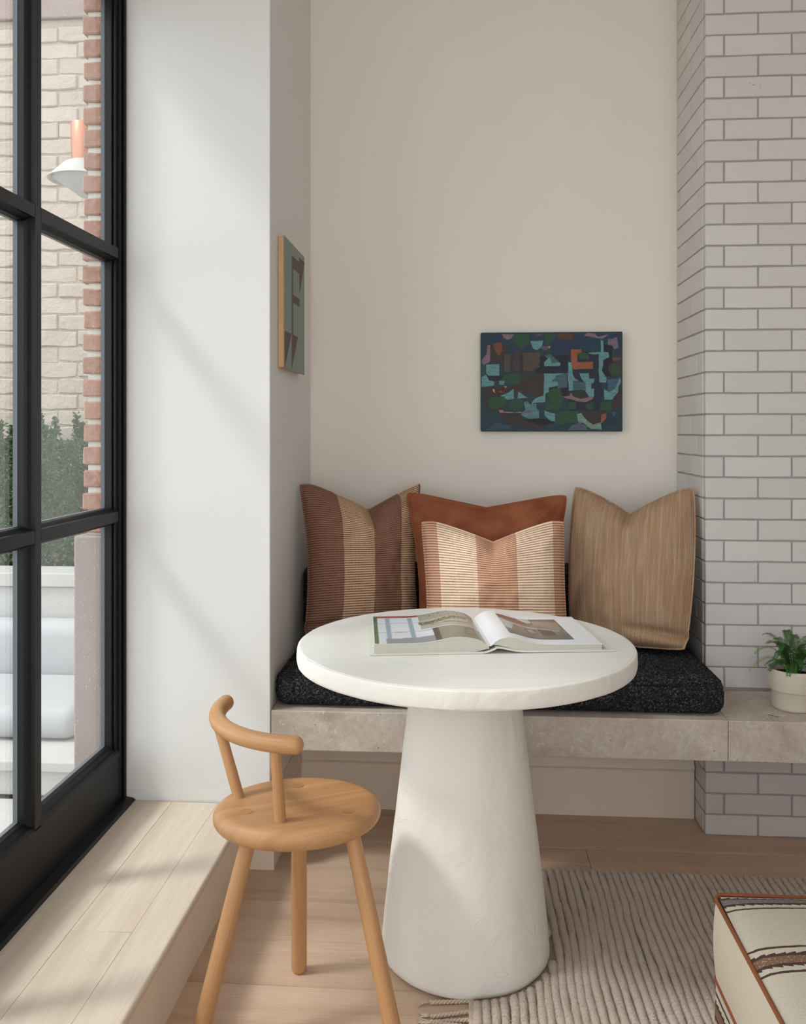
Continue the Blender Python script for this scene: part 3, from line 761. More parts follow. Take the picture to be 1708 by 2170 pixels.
pillow('throw_pillow', (-0.202, 2.945, 1.066), (0.344, 2.945, 1.060), (-0.150, 2.845, 0.586), (0.305, 2.845, 0.586), 0.075, 0.025, M['velvet'],
       'plain rust velvet pillow in the middle, behind the blush striped one', 0.040, 0.0, 1.0, seed=4.1, wr=0.012)
pillow('throw_pillow', (-0.138, 2.765, 0.982), (0.310, 2.765, 0.986), (-0.115, 2.69, 0.586), (0.316, 2.69, 0.586), 0.085, 0.04, M['stripe_light'],
       'smaller blush and cream striped pillow in front of the rust velvet one', 0.062, 0.0, 0.85, crn=0.004, pinch=0.008, seed=8.7, wr=0.007)
pillow('throw_pillow', (0.374, 3.01, 1.076), (0.735, 2.87, 1.083), (0.345, 2.87, 0.590), (0.682, 2.765, 0.590), 0.105, 0.05, M['tweed'],
       'large oatmeal tweed pillow at the right end against the white brick', 0.098, -0.02, 0.95, crn=0.003, pinch=-0.012, seed=12.2, wr=0.011, flap=(0.15, -0.80, 0.026, 1))

# ------------------------------------------------------------------ round pedestal table
TX, TY = 0.0, 2.14
tb = tag(empty('round_table', (TX, TY, 0.006)), 'round cream plaster pedestal table with a flared conical base', 'table')
def wob(a, z): return 0.0016 * noise.noise(Vector((cos(a) * 3, sin(a) * 3, z * 9))) + 0.0009 * noise.noise(Vector((cos(a) * 9, sin(a) * 9, z * 25)))
Rt = 0.408
prof = [(0.02, 0.713), (Rt - 0.006, 0.713), (Rt - 0.003, 0.7142), (Rt - 0.0006, 0.7175), (Rt, 0.721), (Rt + 0.0005, 0.728), (Rt + 0.0005, 0.735), (Rt, 0.742), (Rt - 0.0003, 0.749), (Rt - 0.0012, 0.7525), (Rt - 0.003, 0.7545), (Rt - 0.007, 0.7557)]
V, F = lathe(TX, TY, prof, 160, lambda a, z: wob(a, z) * 1.4)
mesh_obj('tabletop', V, F, M['plaster'], tb, smooth=26)
V, F = lathe(TX, TY, [(0.02, 0.754), (Rt - 0.0075, 0.754), (Rt - 0.0085, 0.7562), (Rt - 0.02, 0.7566), (0.02, 0.7566)], 160, lambda a, z: wob(a, 0.7) * 1.2)
mesh_obj('top_surface', V, F, M['plaster_top'], tb, smooth=50)
pr_ = [(0.02, 0.006), (0.190, 0.006), (0.198, 0.0075), (0.203, 0.013), (0.2045, 0.022)]
for k in range(1, 41):
    t = k / 40; z = 0.022 + (0.7128 - 0.022) * t; pr_.append((0.2045 + (0.1225 - 0.2045) * t + 0.004 * sin(pi * t), z))
pr_.append((0.02, 0.7128))
V, F = lathe(TX, TY, pr_, 120, lambda a, z: 0.0022 * noise.noise(Vector((cos(a) * 2.2, sin(a) * 2.2, z * 4))) + 0.0009 * noise.noise(Vector((cos(a) * 8, sin(a) * 8, z * 16))))
mesh_obj('pedestal', V, F, M['plaster'], tb, smooth=60)

# ------------------------------------------------------------------ open book on the table
bk = tag(empty('open_book', (0.05, 2.16, 0.757)), 'large open hardback of interior photographs lying on the round table', 'book')
O = Vector((-0.2130, 1.985, 0.7570)); ex = Vector((0.55, 0.078, 0)).normalized(); ey = Vector((-ex.y, ex.x, 0)); ey = (ey * 0.97 + Vector((0.02, 0, 0))).normalized()
BW, BD = 0.555, 0.315; SPN = 0.272
def bp(u, v, z): return tuple(O + ex * u + ey * v + Vector((0, 0, z)))
def ztop(u):
    if u <= SPN:
        t = (SPN - u) / SPN
        return 0.0245 + 0.013 * exp(-((t - 0.26) / 0.20) ** 2) - 0.010 * exp(-(t / 0.055) ** 2) + 0.003 * t * 0
    t = (u - SPN) / (BW - SPN)
    return 0.0155 + 0.018 * exp(-((t - 0.17) / 0.17) ** 2) * (1 if t > 0.17 else 1) - 0.010 * exp(-(t / 0.05) ** 2) + 0.002 * (1 - t)
def slab_uv(fn_top, fn_bot, u0, u1, v0, v1, n=40):
    V, F = [], []
    for i in range(n + 1):
        u = u0 + (u1 - u0) * i / n
        for (v, f) in ((v0, fn_bot), (v1, fn_bot), (v1, fn_top), (v0, fn_top)): V.append(bp(u, v, f(u)))
    for i in range(n):
        for k in range(4):
            a = i * 4 + k; b = i * 4 + (k + 1) % 4; F.append([a, b, b + 4, a + 4])
    F.append([0, 1, 2, 3][::-1]); F.append([n * 4 + k for k in range(4)])
    return V, [f[::-1] for f in F]
def cov_r(u):
    t = (u - SPN) / (BW - SPN); return 0.010 * exp(-((t - 0.06) / 0.13) ** 2) + 0.0015 * max(0, 1 - t)
mesh_obj('cover', *slab_uv(lambda u: 0.0030, lambda u: 0.0004, -0.005, SPN - 0.012, -0.005, BD, 6), M['cover'], bk)
mesh_obj('cover', *slab_uv(lambda u: cov_r(u) + 0.0030, lambda u: cov_r(u) + 0.0004, SPN + 0.015, BW + 0.012, -0.006, BD, 40), M['cover'], bk)
def spine(u):
    t = (u - (SPN - 0.014)) / 0.032; return 0.0006 + 0.011 * max(0, t) ** 1.5
mesh_obj('spine', *slab_uv(lambda u: spine(u) + 0.0018, spine, SPN - 0.014, SPN + 0.018, -0.005, BD, 12), M['cover'], bk)
mesh_obj('page_block', *slab_uv(lambda u: ztop(u) - 0.0006, lambda u: 0.0031 + 0.006 * exp(-((SPN - u) / 0.02) ** 2), 0.006, SPN, 0.004, BD - 0.012, 60), M['pages'], bk, smooth=30)
mesh_obj('page_block', *slab_uv(lambda u: ztop(u) - 0.0006, lambda u: min(ztop(u) - 0.002, cov_r(u) + 0.0031 + 0.004 * exp(-((SPN - u) / 0.03) ** 2)), SPN, BW - 0.018, 0.004, BD - 0.012, 60), M['pages'], bk, smooth=30)
lp = mesh_obj('page', *slab_uv(lambda u: ztop(u), lambda u: ztop(u) - 0.0005, 0.006, SPN, 0.003, BD - 0.012, 60), M['paper'], bk, smooth=30)
rp = mesh_obj('page', *slab_uv(lambda u: ztop(u), lambda u: ztop(u) - 0.0005, SPN, BW - 0.016, 0.003, BD - 0.012, 60), M['paper'], bk, smooth=30)
def photo(parent, u0, u1, v0, v1, shade, nu=90, nv=60):
    V, F, C = [], [], []
    for j in range(nv + 1):
        for i in range(nu + 1):
            a, b = i / nu, j / nv; u = u0 + (u1 - u0) * a
            V.append(bp(u, v0 + (v1 - v0) * b, ztop(u) + 0.0003)); C.append(shade(a, b))
    for j in range(nv):
        for i in range(nu):
            q = j * (nu + 1) + i; F.append([q, q + 1, q + nu + 2, q + nu + 1])
    mesh_obj('printed_photo', V, F, M['print'], parent, smooth=True, cols=C)
def inpoly(a, b, pts):
    c = False; j = len(pts) - 1
    for i in range(len(pts)):
        (xi, yi), (xj, yj) = pts[i], pts[j]
        if (yi > b) != (yj > b) and a < (xj - xi) * (b - yi) / (yj - yi) + xi: c = not c
        j = i
    return c
def photo_left(a, b):
    n = noise.noise(Vector((a * 6, b * 6, 3))) * 0.5
    c = (214, 218, 224)                                   # misty bright window wall
    if a < 0.035: c = (92, 116, 78) if b < 0.75 else (60, 96, 72)
    else:
        if abs(a - 0.14) < 0.022 or abs(a - 0.36) < 0.02: c = (150, 168, 180)
        if abs(b - 0.36 - 0.06 * a) < 0.012 or abs(b - 0.70 - 0.05 * a) < 0.010: c = (164, 178, 188)
        if b > 0.90 and 0.03 < a < 0.60: c = (150, 70, 76) if b > 0.93 - 0.02 * a else (226, 228, 230)
        if b < 0.14 + 0.10 * a and a > 0.10: c = (146, 148, 152)
        if a > 0.55 and b < 0.42: c = (140, 138, 122) if a > 0.60 else (96, 82, 74)
        if a > 0.83 and 0.10 < b < 0.36: c = (118, 122, 102)
        if a > 0.86 and 0.14 < b < 0.32: c = (142, 140, 118)
        if a > 0.45 and b > 0.44: c = (172, 168, 156)
        if a > 0.45 and b > 0.78: c = (158, 154, 144)
        if 0.44 < a < 0.92 and abs(b - 0.70 - 0.06 * sin(a * 9)) < 0.05: c = (96, 100, 66) if noise.noise(Vector((a * 60, b * 40, 1))) > -0.2 else (168, 160, 138)
        if 0.55 < a < 0.97 and abs(b - 0.56 - 0.05 * (a - 0.5)) < 0.014: c = (138, 116, 88)
        if b > 0.8 and a > 0.5 and abs(sin(a * 34 + b * 3)) < 0.12: c = (112, 106, 96)
    k = 1 + 0.06 * n
    return rgb(*[max(0, min(255, x * k)) for x in c])
def photo_right(a, b):
    n = noise.noise(Vector((a * 7, b * 7, 9))); c = (128, 122, 116)
    if b > 0.72: c = (120, 108, 100)
    if inpoly(a, b, [(0.0, 0.98), (0.30, 0.98), (0.46, 0.72), (0.36, 0.68), (0.0, 0.86)]): c = (132, 72, 66)
    if inpoly(a, b, [(0.33, 0.99), (0.54, 0.99), (0.55, 0.80), (0.47, 0.78)]): c = (196, 194, 192)
    if inpoly(a, b, [(0.0, 0.30), (0.10, 0.26), (0.20, 0.60), (0.06, 0.78), (0, 0.78)]): c = (178, 180, 182)
    if inpoly(a, b, [(0.56, 0.90), (0.98, 0.86), (0.95, 0.46), (0.88, 0.42), (0.56, 0.74)]): c = (150, 136, 122)
    if inpoly(a, b, [(0.14, 0.70), (0.90, 0.40), (0.88, 0.36), (0.14, 0.64)]): c = (178, 170, 156)
    if inpoly(a, b, [(0.34, 0.50), (0.50, 0.48), (0.52, 0.24), (0.34, 0.24)]): c = (104, 98, 90)
    if inpoly(a, b, [(0.38, 0.45), (0.47, 0.44), (0.48, 0.30), (0.38, 0.30)]): c = (152, 140, 112)
    if inpoly(a, b, [(0.56, 0.50), (0.78, 0.42), (0.80, 0.18), (0.58, 0.18)]): c = (94, 78, 70)
    if b < 0.16: c = (112, 110, 110)
    if abs(b - 0.20) < 0.012: c = (82, 76, 72)
    return rgb(*[max(0, min(255, x * (1 + 0.12 * n))) for x in c])
photo(lp, 0.008, SPN - 0.006, 0.006, BD - 0.016, photo_left)
photo(rp, SPN + 0.056, SPN + 0.212, 0.050, BD - 0.045, photo_right)

# ------------------------------------------------------------------ three-legged oak chair
CXc, CYc = -0.363, 1.878; ST, SB = 0.463, 0.418
chr_ = tag(empty('oak_chair', (CXc, CYc, 0)), 'three-legged oiled oak chair with round seat and curved back rail', 'chair')
Rs = 0.181; sp_ = [(0.004, SB)]; hh = (ST - SB) / 2; 
sp_ += [(Rs - 0.045, SB + 0.0)]
for k in range(0, 13):
    a = -pi / 2 + pi * k / 12; sp_.append((Rs - 0.024 + 0.024 * cos(a), (ST + SB) / 2 + hh * sin(a)))
sp_ += [(Rs - 0.05, ST + 0.0002), (0.10, ST - 0.0006), (0.004, ST - 0.001)]
V, F = lathe(CXc, CYc, sp_, 96)
ga = radians(11)
def oval(v):
    dx, dy = v[0] - CXc, v[1] - CYc; al, pe = dx * cos(ga) + dy * sin(ga), -dx * sin(ga) + dy * cos(ga); rr_ = max(1e-6, math.hypot(al, pe)); k_ = (0.148 / Rs) * pe / rr_
    pe *= 0.148 / Rs
    return (CXc + al * cos(ga) - pe * sin(ga), CYc + al * sin(ga) + pe * cos(ga), v[2])
V = [oval(v) for v in V]
g = radians(27)
U = [((v[0] * cos(g) + v[1] * sin(g)) + v[2] * 1.5, (-v[0] * sin(g) + v[1] * cos(g)) + v[2] * 0.3) for v in V]
mesh_obj('seat', V, F, M['oak'], chr_, smooth=50, uvs=U)
legs = [((-0.377, 1.965, 0.440), (-0.389, 2.030, 0.0)), ((-0.448, 1.822, 0.440), (-0.548, 1.738, 0.0)), ((-0.243, 1.835, 0.440), (-0.136, 1.772, 0.0))]
for a, b in legs:
    a, b = Vector(a), Vector(b); d = (b - a).normalized(); L = (b - a).length
    path = [a + d * (L * t) for t in (0, 0.1, 0.3, 0.5, 0.7, 0.9, 0.965)]; rad = [0.0155, 0.0165, 0.0175, 0.018, 0.018, 0.018, 0.018]
    p2 = path + [a + d * (L - 0.008), a + d * (L - 0.003), a + d * L]; rad += [0.0175, 0.015, 0.010]
    V, F, U = tube(p2, rad, 24); V = [(v[0], v[1], max(0.0, v[2])) for v in V]
    mesh_obj('leg', V, F, M['oak'], chr_, smooth=50, uvs=U)
# wedged tenon ends showing on the seat
for px, py in ((-0.463, 1.822), (-0.246, 1.840), (-0.380, 1.965)):
    V, F = lathe(px, py, [(0.003, ST - 0.002), (0.0135, ST - 0.002), (0.0135, ST + 0.0004), (0.003, ST + 0.0004)], 24)
    V = [(CXc + (v[0] - CXc), v[1], v[2]) for v in V]
    mesh_obj('tenon', V, F, M['oak_dark'], chr_, uvs=[(v[0], v[1]) for v in V])
arc = []
ac = Vector((-0.332, 1.990, 0.632)); ar = 0.232
for k in range(25):
    a = radians(172 + (267 - 172) * k / 24); arc.append((ac.x + ar * cos(a), ac.y + ar * sin(a), 0.6295))
V, F, U = tube(arc, 0.0185, 22, True, 6)
mesh_obj('back_rail', V, F, M['oak'], chr_, smooth=60, uvs=U)
for (b, t) in (((-0.496, 1.893, ST - 0.004), (-0.548, 1.905, 0.625)), ((-0.381, 1.785, ST - 0.004), (-0.388, 1.766, 0.625))):
    b, t = Vector(b), Vector(t); V, F, U = tube([b + (t - b) * k / 6 for k in range(7)], [0.0122] * 3 + [0.0118] * 4, 20); mesh_obj('back_post', V, F, M['oak'], chr_, smooth=50, uvs=U)

# ------------------------------------------------------------------ paintings
def flat_shapes(name, shapes, to_world, parent, mat, th, nrm):
    """thin slabs of paint lying on a panel; shapes: (colour, [(x,y)...]) each one step prouder"""
    V, F, C = [], [], []
    for k, (c, pts) in enumerate(shapes):
        ar_ = sum(pts[i][0] * pts[(i + 1) % len(pts)][1] - pts[(i + 1) % len(pts)][0] * pts[i][1] for i in range(len(pts)))
        n = len(pts); b = len(V); h = th * (1 + 0.12 * k)
        top = [Vector(to_world(*p)) + Vector(nrm) * h for p in pts]; bot = [Vector(to_world(*p)) for p in pts]
        V += [tuple(p) for p in top + bot]; C += [rgb(*c)] * (2 * n)
        F.append([b + i for i in range(n)]); F += [[b + i, b + n + i, b + n + (i + 1) % n, b + (i + 1) % n] for i in range(n)]
    bm = bmesh.new(); vs = [bm.verts.new(v) for v in V]
    for f in F:
        try: bm.faces.new([vs[i] for i in f])
        except ValueError: pass
    bm.normal_update()
    bmesh.ops.recalc_face_normals(bm, faces=bm.faces)
    bmesh.ops.triangulate(bm, faces=[f for f in bm.faces if len(f.verts) > 4])
    bm.verts.index_update(); V = [tuple(v.co) for v in bm.verts]; F = [[v.index for v in f.verts] for f in bm.faces]; bm.free()
    return mesh_obj(name, V, F, mat, parent, cols=C)
pa = tag(empty('abstract_painting', (0.307, BY, 1.27)), 'dark teal abstract canvas with orange and pale blue patches on the back wall', 'painting')
px0, px1, pz0, pz1, pyf = 0.056, 0.557, 1.268, 1.622, 3.140
mesh_obj('canvas', *box(px0, px1, pyf, BY - 0.002, pz0, pz1, 0.004, 2), M['canvas_edge'], pa)
def tw(x, y): return (px0 + 0.002 + (px1 - px0 - 0.004) * (x - 178) / 1338, pyf, pz1 - 0.002 - (pz1 - pz0 - 0.004) * (y - 120) / 933)
DK, TE, LT, GR, BRN, OR, PK, NV, MG = (34, 36, 44), (44, 74, 78), (104, 150, 152), (50, 82, 58), (66, 52, 48), (156, 90, 58), (140, 110, 124), (44, 52, 72), (88, 112, 112)
def wobbly(c, pts, amp=5, seed=0):
    rr = random.Random(seed); out = []
    for i in range(len(pts)):
        (x0, y0), (x1, y1) = pts[i], pts[(i + 1) % len(pts)]; n = max(1, int(math.hypot(x1 - x0, y1 - y0) / 45))
        for k in range(n):
            t = k / n; out.append((min(1516, max(178, x0 + (x1 - x0) * t + rr.uniform(-amp, amp))), min(1053, max(120, y0 + (y1 - y0) * t + rr.uniform(-amp, amp)))))
    return (c, out)
def rect(c, x0, y0, x1, y1): return (c, [(x0, y0), (x1, y0), (x1, y1), (x0, y1)])
raw = [
    rect((44, 64, 74), 178, 120, 1516, 1053), rect((40, 60, 80), 200, 130, 700, 300), rect((42, 52, 82), 850, 180, 1120, 360), rect((36, 62, 84), 1110, 130, 1516, 300),
    rect((52, 82, 80), 178, 430, 260, 620), rect((50, 60, 62), 380, 300, 800, 520), rect(DK, 700, 340, 1010, 720), rect((40, 44, 58), 1010, 300, 1330, 860),
    rect(DK, 1330, 240, 1430, 540), (BRN, [(178, 632), (480, 630), (640, 520), (780, 500), (790, 740), (600, 700), (430, 760), (360, 860), (240, 860)]),
    (BRN, [(250, 240), (420, 220), (440, 420), (350, 410), (280, 380)]), ((126, 72, 50), [(290, 220), (370, 212), (380, 280), (345, 345), (300, 270)]),
    rect((84, 78, 72), 400, 320, 455, 490), rect((74, 60, 58), 490, 290, 545, 480), rect((58, 48, 48), 550, 300, 580, 500), rect((84, 74, 68), 580, 305, 740, 410),
    ((92, 70, 60), [(580, 420), (700, 400), (740, 440), (660, 480), (580, 480)]), (GR, [(480, 130), (640, 128), (650, 220), (560, 270), (480, 200)]), (GR, [(780, 125), (880, 125), (880, 190), (800, 230)]),
    ((92, 66, 40), [(900, 130), (1060, 130), (1040, 200), (930, 180)]), (PK, [(375, 132), (495, 130), (470, 175), (430, 190), (395, 170)]), ((92, 84, 98), [(690, 128), (765, 126), (740, 152), (700, 150)]),
    (PK, [(1160, 150), (1190, 125), (1260, 130), (1290, 165), (1400, 140), (1330, 190), (1240, 170)]), ((128, 106, 120), [(1380, 190), (1470, 170), (1480, 270), (1440, 285), (1420, 240), (1380, 235)]),
    (PK, [(232, 235), (262, 232), (264, 395), (200, 428), (182, 392), (228, 320)]),
    rect(LT, 222, 415, 355, 525), (LT, [(180, 540), (220, 520), (270, 570), (310, 585), (300, 625), (180, 630)]), ((30, 40, 50), [(210, 495), (250, 525), (380, 530), (370, 570), (250, 575)]),
    (GR, [(350, 580), (400, 520), (460, 500), (560, 530), (540, 600), (420, 600)]), rect(LT, 352, 582, 400, 615),
    (LT, [(646, 200), (770, 198), (758, 245), (715, 290), (675, 270)]), ((104, 84, 100), [(740, 270), (770, 245), (830, 255), (800, 290)]), ((196, 160, 60), [(822, 255), (840, 245), (838, 270), (826, 270)]),
    ((72, 104, 100), [(790, 340), (840, 320), (930, 405), (850, 420)]), (LT, [(778, 400), (830, 352), (850, 405), (930, 408), (930, 436), (778, 438)]),
    rect((34, 42, 56), 770, 440, 1000, 498),
    (LT, [(778, 505), (968, 503), (960, 520), (900, 530), (850, 585), (905, 590), (908, 628), (830, 642), (828, 690), (795, 700), (792, 785), (690, 790), (655, 812), (660, 775), (700, 742), (775, 720)]),
    ((76, 100, 108), [(900, 520), (1000, 500), (1000, 640), (900, 650), (915, 590), (860, 580)]),
    (LT, [(1005, 405), (1040, 402), (1050, 520), (1070, 560), (1110, 580), (1055, 585), (1052, 670), (1010, 672)]),
    (LT, [(1112, 510), (1200, 510), (1205, 560), (1255, 562), (1252, 600), (1228, 605), (1226, 650), (1252, 655), (1250, 730), (1210, 735), (1178, 680), (1172, 600), (1130, 560)]),
    rect((70, 96, 108), 1055, 590, 1172, 672), (GR, [(800, 700), (860, 650), (930, 650), (960, 740), (920, 860), (860, 860), (840, 780)]),
    (OR, [(1034, 280), (1130, 278), (1138, 318), (1090, 330), (1092, 400), (1240, 402), (1242, 466), (1130, 462), (1060, 478), (1042, 440)]),
    (GR, [(1082, 330), (1150, 308), (1200, 330), (1200, 385), (1130, 380)]),
    (LT, [(1318, 195), (1340, 200), (1342, 305), (1320, 308)]), (LT, [(1195, 313), (1392, 311), (1390, 355), (1340, 385), (1330, 480), (1370, 560), (1372, 600), (1300, 600), (1298, 520), (1300, 330), (1200, 325)]),
    ((110, 74, 52), [(1420, 362), (1508, 362), (1508, 392), (1440, 400)]), ((74, 62, 50), [(1390, 420), (1500, 400), (1510, 520), (1420, 540), (1380, 480)]), (GR, [(1420, 450), (1508, 440), (1510, 510), (1430, 515)]),
    ((66, 98, 120), [(1380, 570), (1480, 560), (1470, 680), (1390, 690)]), (LT, [(1500, 545), (1512, 590), (1480, 640), (1485, 730), (1440, 755), (1350, 760), (1348, 660), (1390, 690), (1450, 650), (1480, 580)]),
    (BRN, [(1430, 750), (1510, 640), (1512, 760), (1470, 820), (1430, 850)]),
    ((44, 58, 40), [(1040, 670), (1140, 662), (1200, 735), (1120, 750), (1050, 725)]), (PK, [(945, 735), (1015, 722), (1030, 690), (1050, 730), (1120, 752), (1250, 730), (1235, 760), (1180, 785), (1090, 775), (1040, 752)]),
    (LT, [(360, 715), (430, 690), (485, 655), (490, 755), (430, 752)]), (LT, [(528, 678), (620, 740), (528, 742)]), (GR, [(240, 740), (400, 725), (420, 790), (330, 850), (250, 830)]), (GR, [(440, 770), (560, 745), (600, 800), (540, 860), (450, 850)]),
    ((96, 136, 136), [(590, 780), (620, 770), (655, 812), (700, 790), (705, 850), (730, 860), (730, 935), (620, 935), (555, 895), (600, 850)]), (LT, [(780, 862), (888, 888), (886, 962), (840, 960), (780, 905)]),
    (GR, [(780, 790), (860, 790), (880, 860), (790, 860)]), (GR, [(890, 870), (980, 860), (1100, 870), (1098, 980), (990, 975), (940, 1000), (890, 990)]), (GR, [(1000, 790), (1080, 780), (1080, 850), (1010, 850)]), (GR, [(1310, 790), (1420, 770), (1420, 860), (1310, 860)]), (GR, [(1180, 800), (1240, 790), (1240, 850), (1180, 850)]),
    ((36, 32, 32), [(520, 940), (800, 935), (880, 970), (760, 1010), (560, 990)]), (BRN, [(360, 890), (520, 890), (600, 960), (780, 1010), (700, 1040), (560, 1000), (420, 980)]), ((58, 78, 92), [(230, 1045), (320, 970), (450, 1000), (460, 1045)]),
    (BRN, [(1130, 880), (1360, 860), (1300, 980), (1240, 995), (1190, 960)]), ((122, 152, 138), [(1088, 890), (1130, 880), (1190, 960), (1240, 995), (1310, 975), (1325, 1040), (1220, 1040), (1150, 980), (1105, 975)]),
    (OR, [(1320, 905), (1370, 880), (1370, 930), (1310, 985)]), ((86, 96, 112), [(1030, 1010), (1110, 980), (1180, 1010), (1190, 1045), (1010, 1045)]), (NV, [(1380, 900), (1450, 930), (1460, 990), (1360, 1000)]),
    ((190, 128, 96), [(348, 855), (385, 856), (390, 870), (560, 872), (560, 880), (390, 882), (360, 886)]), ((120, 92, 120), [(560, 872), (640, 860), (675, 870), (640, 885), (560, 880)]),
    ((196, 168, 96), [(280, 655), (310, 660), (312, 690), (290, 680)]), ((196, 120, 56), [(392, 625), (430, 625), (410, 648)]), ((150, 60, 36), [(345, 665), (365, 672), (400, 690), (360, 688)]),
    ((74, 82, 110), [(1415, 880), (1460, 870), (1450, 920), (1425, 915)])]
flat_shapes('painted_shapes', [raw[0]] + [wobbly(c, p, 5, i) for i, (c, p) in enumerate(raw[1:])], tw, pa, M['oil'], 0.0002, (0, -1, 0))
sp = tag(empty('geometric_panel', (AX0, 2.767, 1.46)), 'small sage panel painted with brown geometric shapes on the left alcove side', 'painting')
fx = -0.5435; y0p, y1p, z0p, z1p = 2.604, 2.932, 1.459, 1.860
mesh_obj('panel_board', *box(AX0 + 0.001, fx - 0.002, y0p + 0.003, y1p - 0.003, z0p + 0.004, z1p - 0.001, 0.001, 1), M['ply'], sp)
mesh_obj('painted_face', *box(fx - 0.0022, fx, y0p, y1p, z0p, z1p, 0.0006, 1), plain('sage_paint', rgb(134, 148, 136), 0.6, 0.3), sp)
def uvp(x, y):
    p = (x - 335) / 205; dn, df = 2.64, 2.96; t = p * dn / (p * dn + (1 - p) * df); top = 325 + (528 - 325) * p; bot = 1765 + 60 * p
    return (fx, y0p + (y1p - y0p) * t, z1p - (z1p - z0p) * (y - top) / (bot - top))
B2 = (92, 78, 70)
flat_shapes('painted_shapes', [(B2, [(411, 530), (486, 596), (486, 722), (424, 672), (424, 955), (489, 1000), (489, 1084), (424, 1044), (424, 1396), (410, 1390)]), (B2, [(486, 540), (540, 590), (490, 950)]),
    (B2, [(336, 1357), (406, 1386), (336, 1765)]), (B2, [(411, 1388), (472, 1416), (408, 1765)])], uvp, sp, M['flat_paint'], 0.0004, (1, 0, 0))

# ------------------------------------------------------------------ potted fern, fallen sprig
PX, PYc, PZ = 0.962, 2.640, 0.458
pf = tag(empty('potted_fern', (PX, PYc, PZ)), 'feathery asparagus fern in a stepped cream pot on the stone bench', 'plant')
V, F = lathe(PX, PYc, [(0.004, PZ), (0.056, PZ), (0.059, PZ + 0.003), (0.0605, PZ + 0.008), (0.061, PZ + 0.052), (0.0635, PZ + 0.055)], 64)
V2, F2 = lathe(PX, PYc, [(0.0635, PZ + 0.0545), (0.0675, PZ + 0.056), (0.069, PZ + 0.060), (0.0705, PZ + 0.1150), (0.0700, PZ + 0.1168), (0.0685, PZ + 0.1172), (0.0668, PZ + 0.1165), (0.066, PZ + 0.114), (0.064, PZ + 0.085), (0.004, PZ + 0.084)], 64)
mesh_obj('pot', *join((V, F), (V2, F2)), M['pot'], pf, smooth=40)
V, F = lathe(PX, PYc, [(0.004, PZ + 0.084), (0.0655, PZ + 0.084), (0.0655, PZ + 0.094), (0.03, PZ + 0.099), (0.004, PZ + 0.100)], 32); mesh_obj('soil', V, F, M['soil'], pf, smooth=40)
rf = random.Random(5)
def frond(az, reach, rise, droop, mat, n=26, L0=0.022):
    d = Vector((cos(az), sin(az), 0)); s = Vector((PX, PYc, PZ + 0.094)) + d * rf.uniform(0.004, 0.02)
    pts = []
    for k in range(n + 1):
        t = k / n; pts.append(s + d * (reach * t ** 1.4) + Vector((0, 0, rise * (1 - (1 - t) ** 1.8) - droop * t ** 3)))
    V, F, _ = tube(pts, [0.0011 * (1 - 0.75 * k / n) for k in range(n + 1)], 5)
    for k in range(int(n * 0.32), n):
        t = k / n; ax_ = (pts[k + 1] - pts[k]).normalized(); sd = ax_.cross(Vector((0, 0, 1))).normalized()
        if sd.length < 0.1: sd = Vector((1, 0, 0))
        ln = L0 * (1.15 - t) ** 0.8
        for sg in (-1, 1):
            bdir = (sd * sg + ax_ * 0.75 + Vector((0, 0, rf.uniform(-0.25, 0.15)))).normalized(); up = bdir.cross(ax_).normalized()
            for m_ in range(5):
                q = pts[k] + bdir * ln * (m_ + 0.5) / 5; nl = 0.0085 * (1 - 0.08 * m_)
                for s2 in (-1, 1):
                    nd = (bdir * 0.8 + ax_.cross(up) * 0 + (ax_ if s2 > 0 else -ax_) * 0.75 + up * rf.uniform(-0.4, 0.4)).normalized(); wv = nd.cross(up).normalized() * 0.0005
                    b = len(V); V += [tuple(q - wv), tuple(q + wv), tuple(q + nd * nl)]; F.append([b, b + 1, b + 2])
    mesh_obj('frond', V, F, mat, pf)
specs = [(pi * 1.02, 0.118, 0.085, 0.075, M['fern_light']), (pi * 0.97, 0.095, 0.112, 0.055, M['fern_light']), (pi * 1.25, 0.06, 0.12, 0.03, M['fern']), (pi * 0.8, 0.075, 0.135, 0.03, M['fern']), (pi * 1.1, 0.075, 0.066, 0.05, M['fern']),
         (-pi * 0.45, 0.06, 0.11, 0.03, M['fern']), (-pi * 0.2, 0.09, 0.11, 0.05, M['fern']), (0.1, 0.11, 0.10, 0.06, M['fern']), (0.6, 0.085, 0.12, 0.04, M['fern']), (1.5, 0.05, 0.135, 0.02, M['fern']), (2.1, 0.06, 0.12, 0.03, M['fern']),
         (-pi * 0.6, 0.08, 0.075, 0.05, M['fern']), (-pi * 0.35, 0.085, 0.07, 0.05, M['fern']), (pi * 1.35, 0.09, 0.07, 0.05, M['fern']), (-0.3, 0.10, 0.06, 0.05, M['fern']), (pi * 0.9, 0.06, 0.06, 0.04, M['fern']), (2.6, 0.045, 0.10, 0.01, M['fern']), (-1.2, 0.03, 0.10, 0.0, M['fern'])]
for a in specs: frond(*a)
for i in range(26): frond(rf.uniform(-pi, pi), rf.uniform(0.03, 0.095), rf.uniform(0.06, 0.135), rf.uniform(0.01, 0.05), M['fern'])
V, F, _ = tube([(0.865, 2.566, 0.4585), (0.872, 2.556, 0.4590), (0.882, 2.549, 0.4588), (0.893, 2.546, 0.4584)], [0.0006, 0.0009, 0.0008, 0.0004], 6)
tag(mesh_obj('fallen_sprig', V, F, M['fern'], smooth=True), 'single thin green fern needle fallen on the bench edge before the pot', 'sprig')

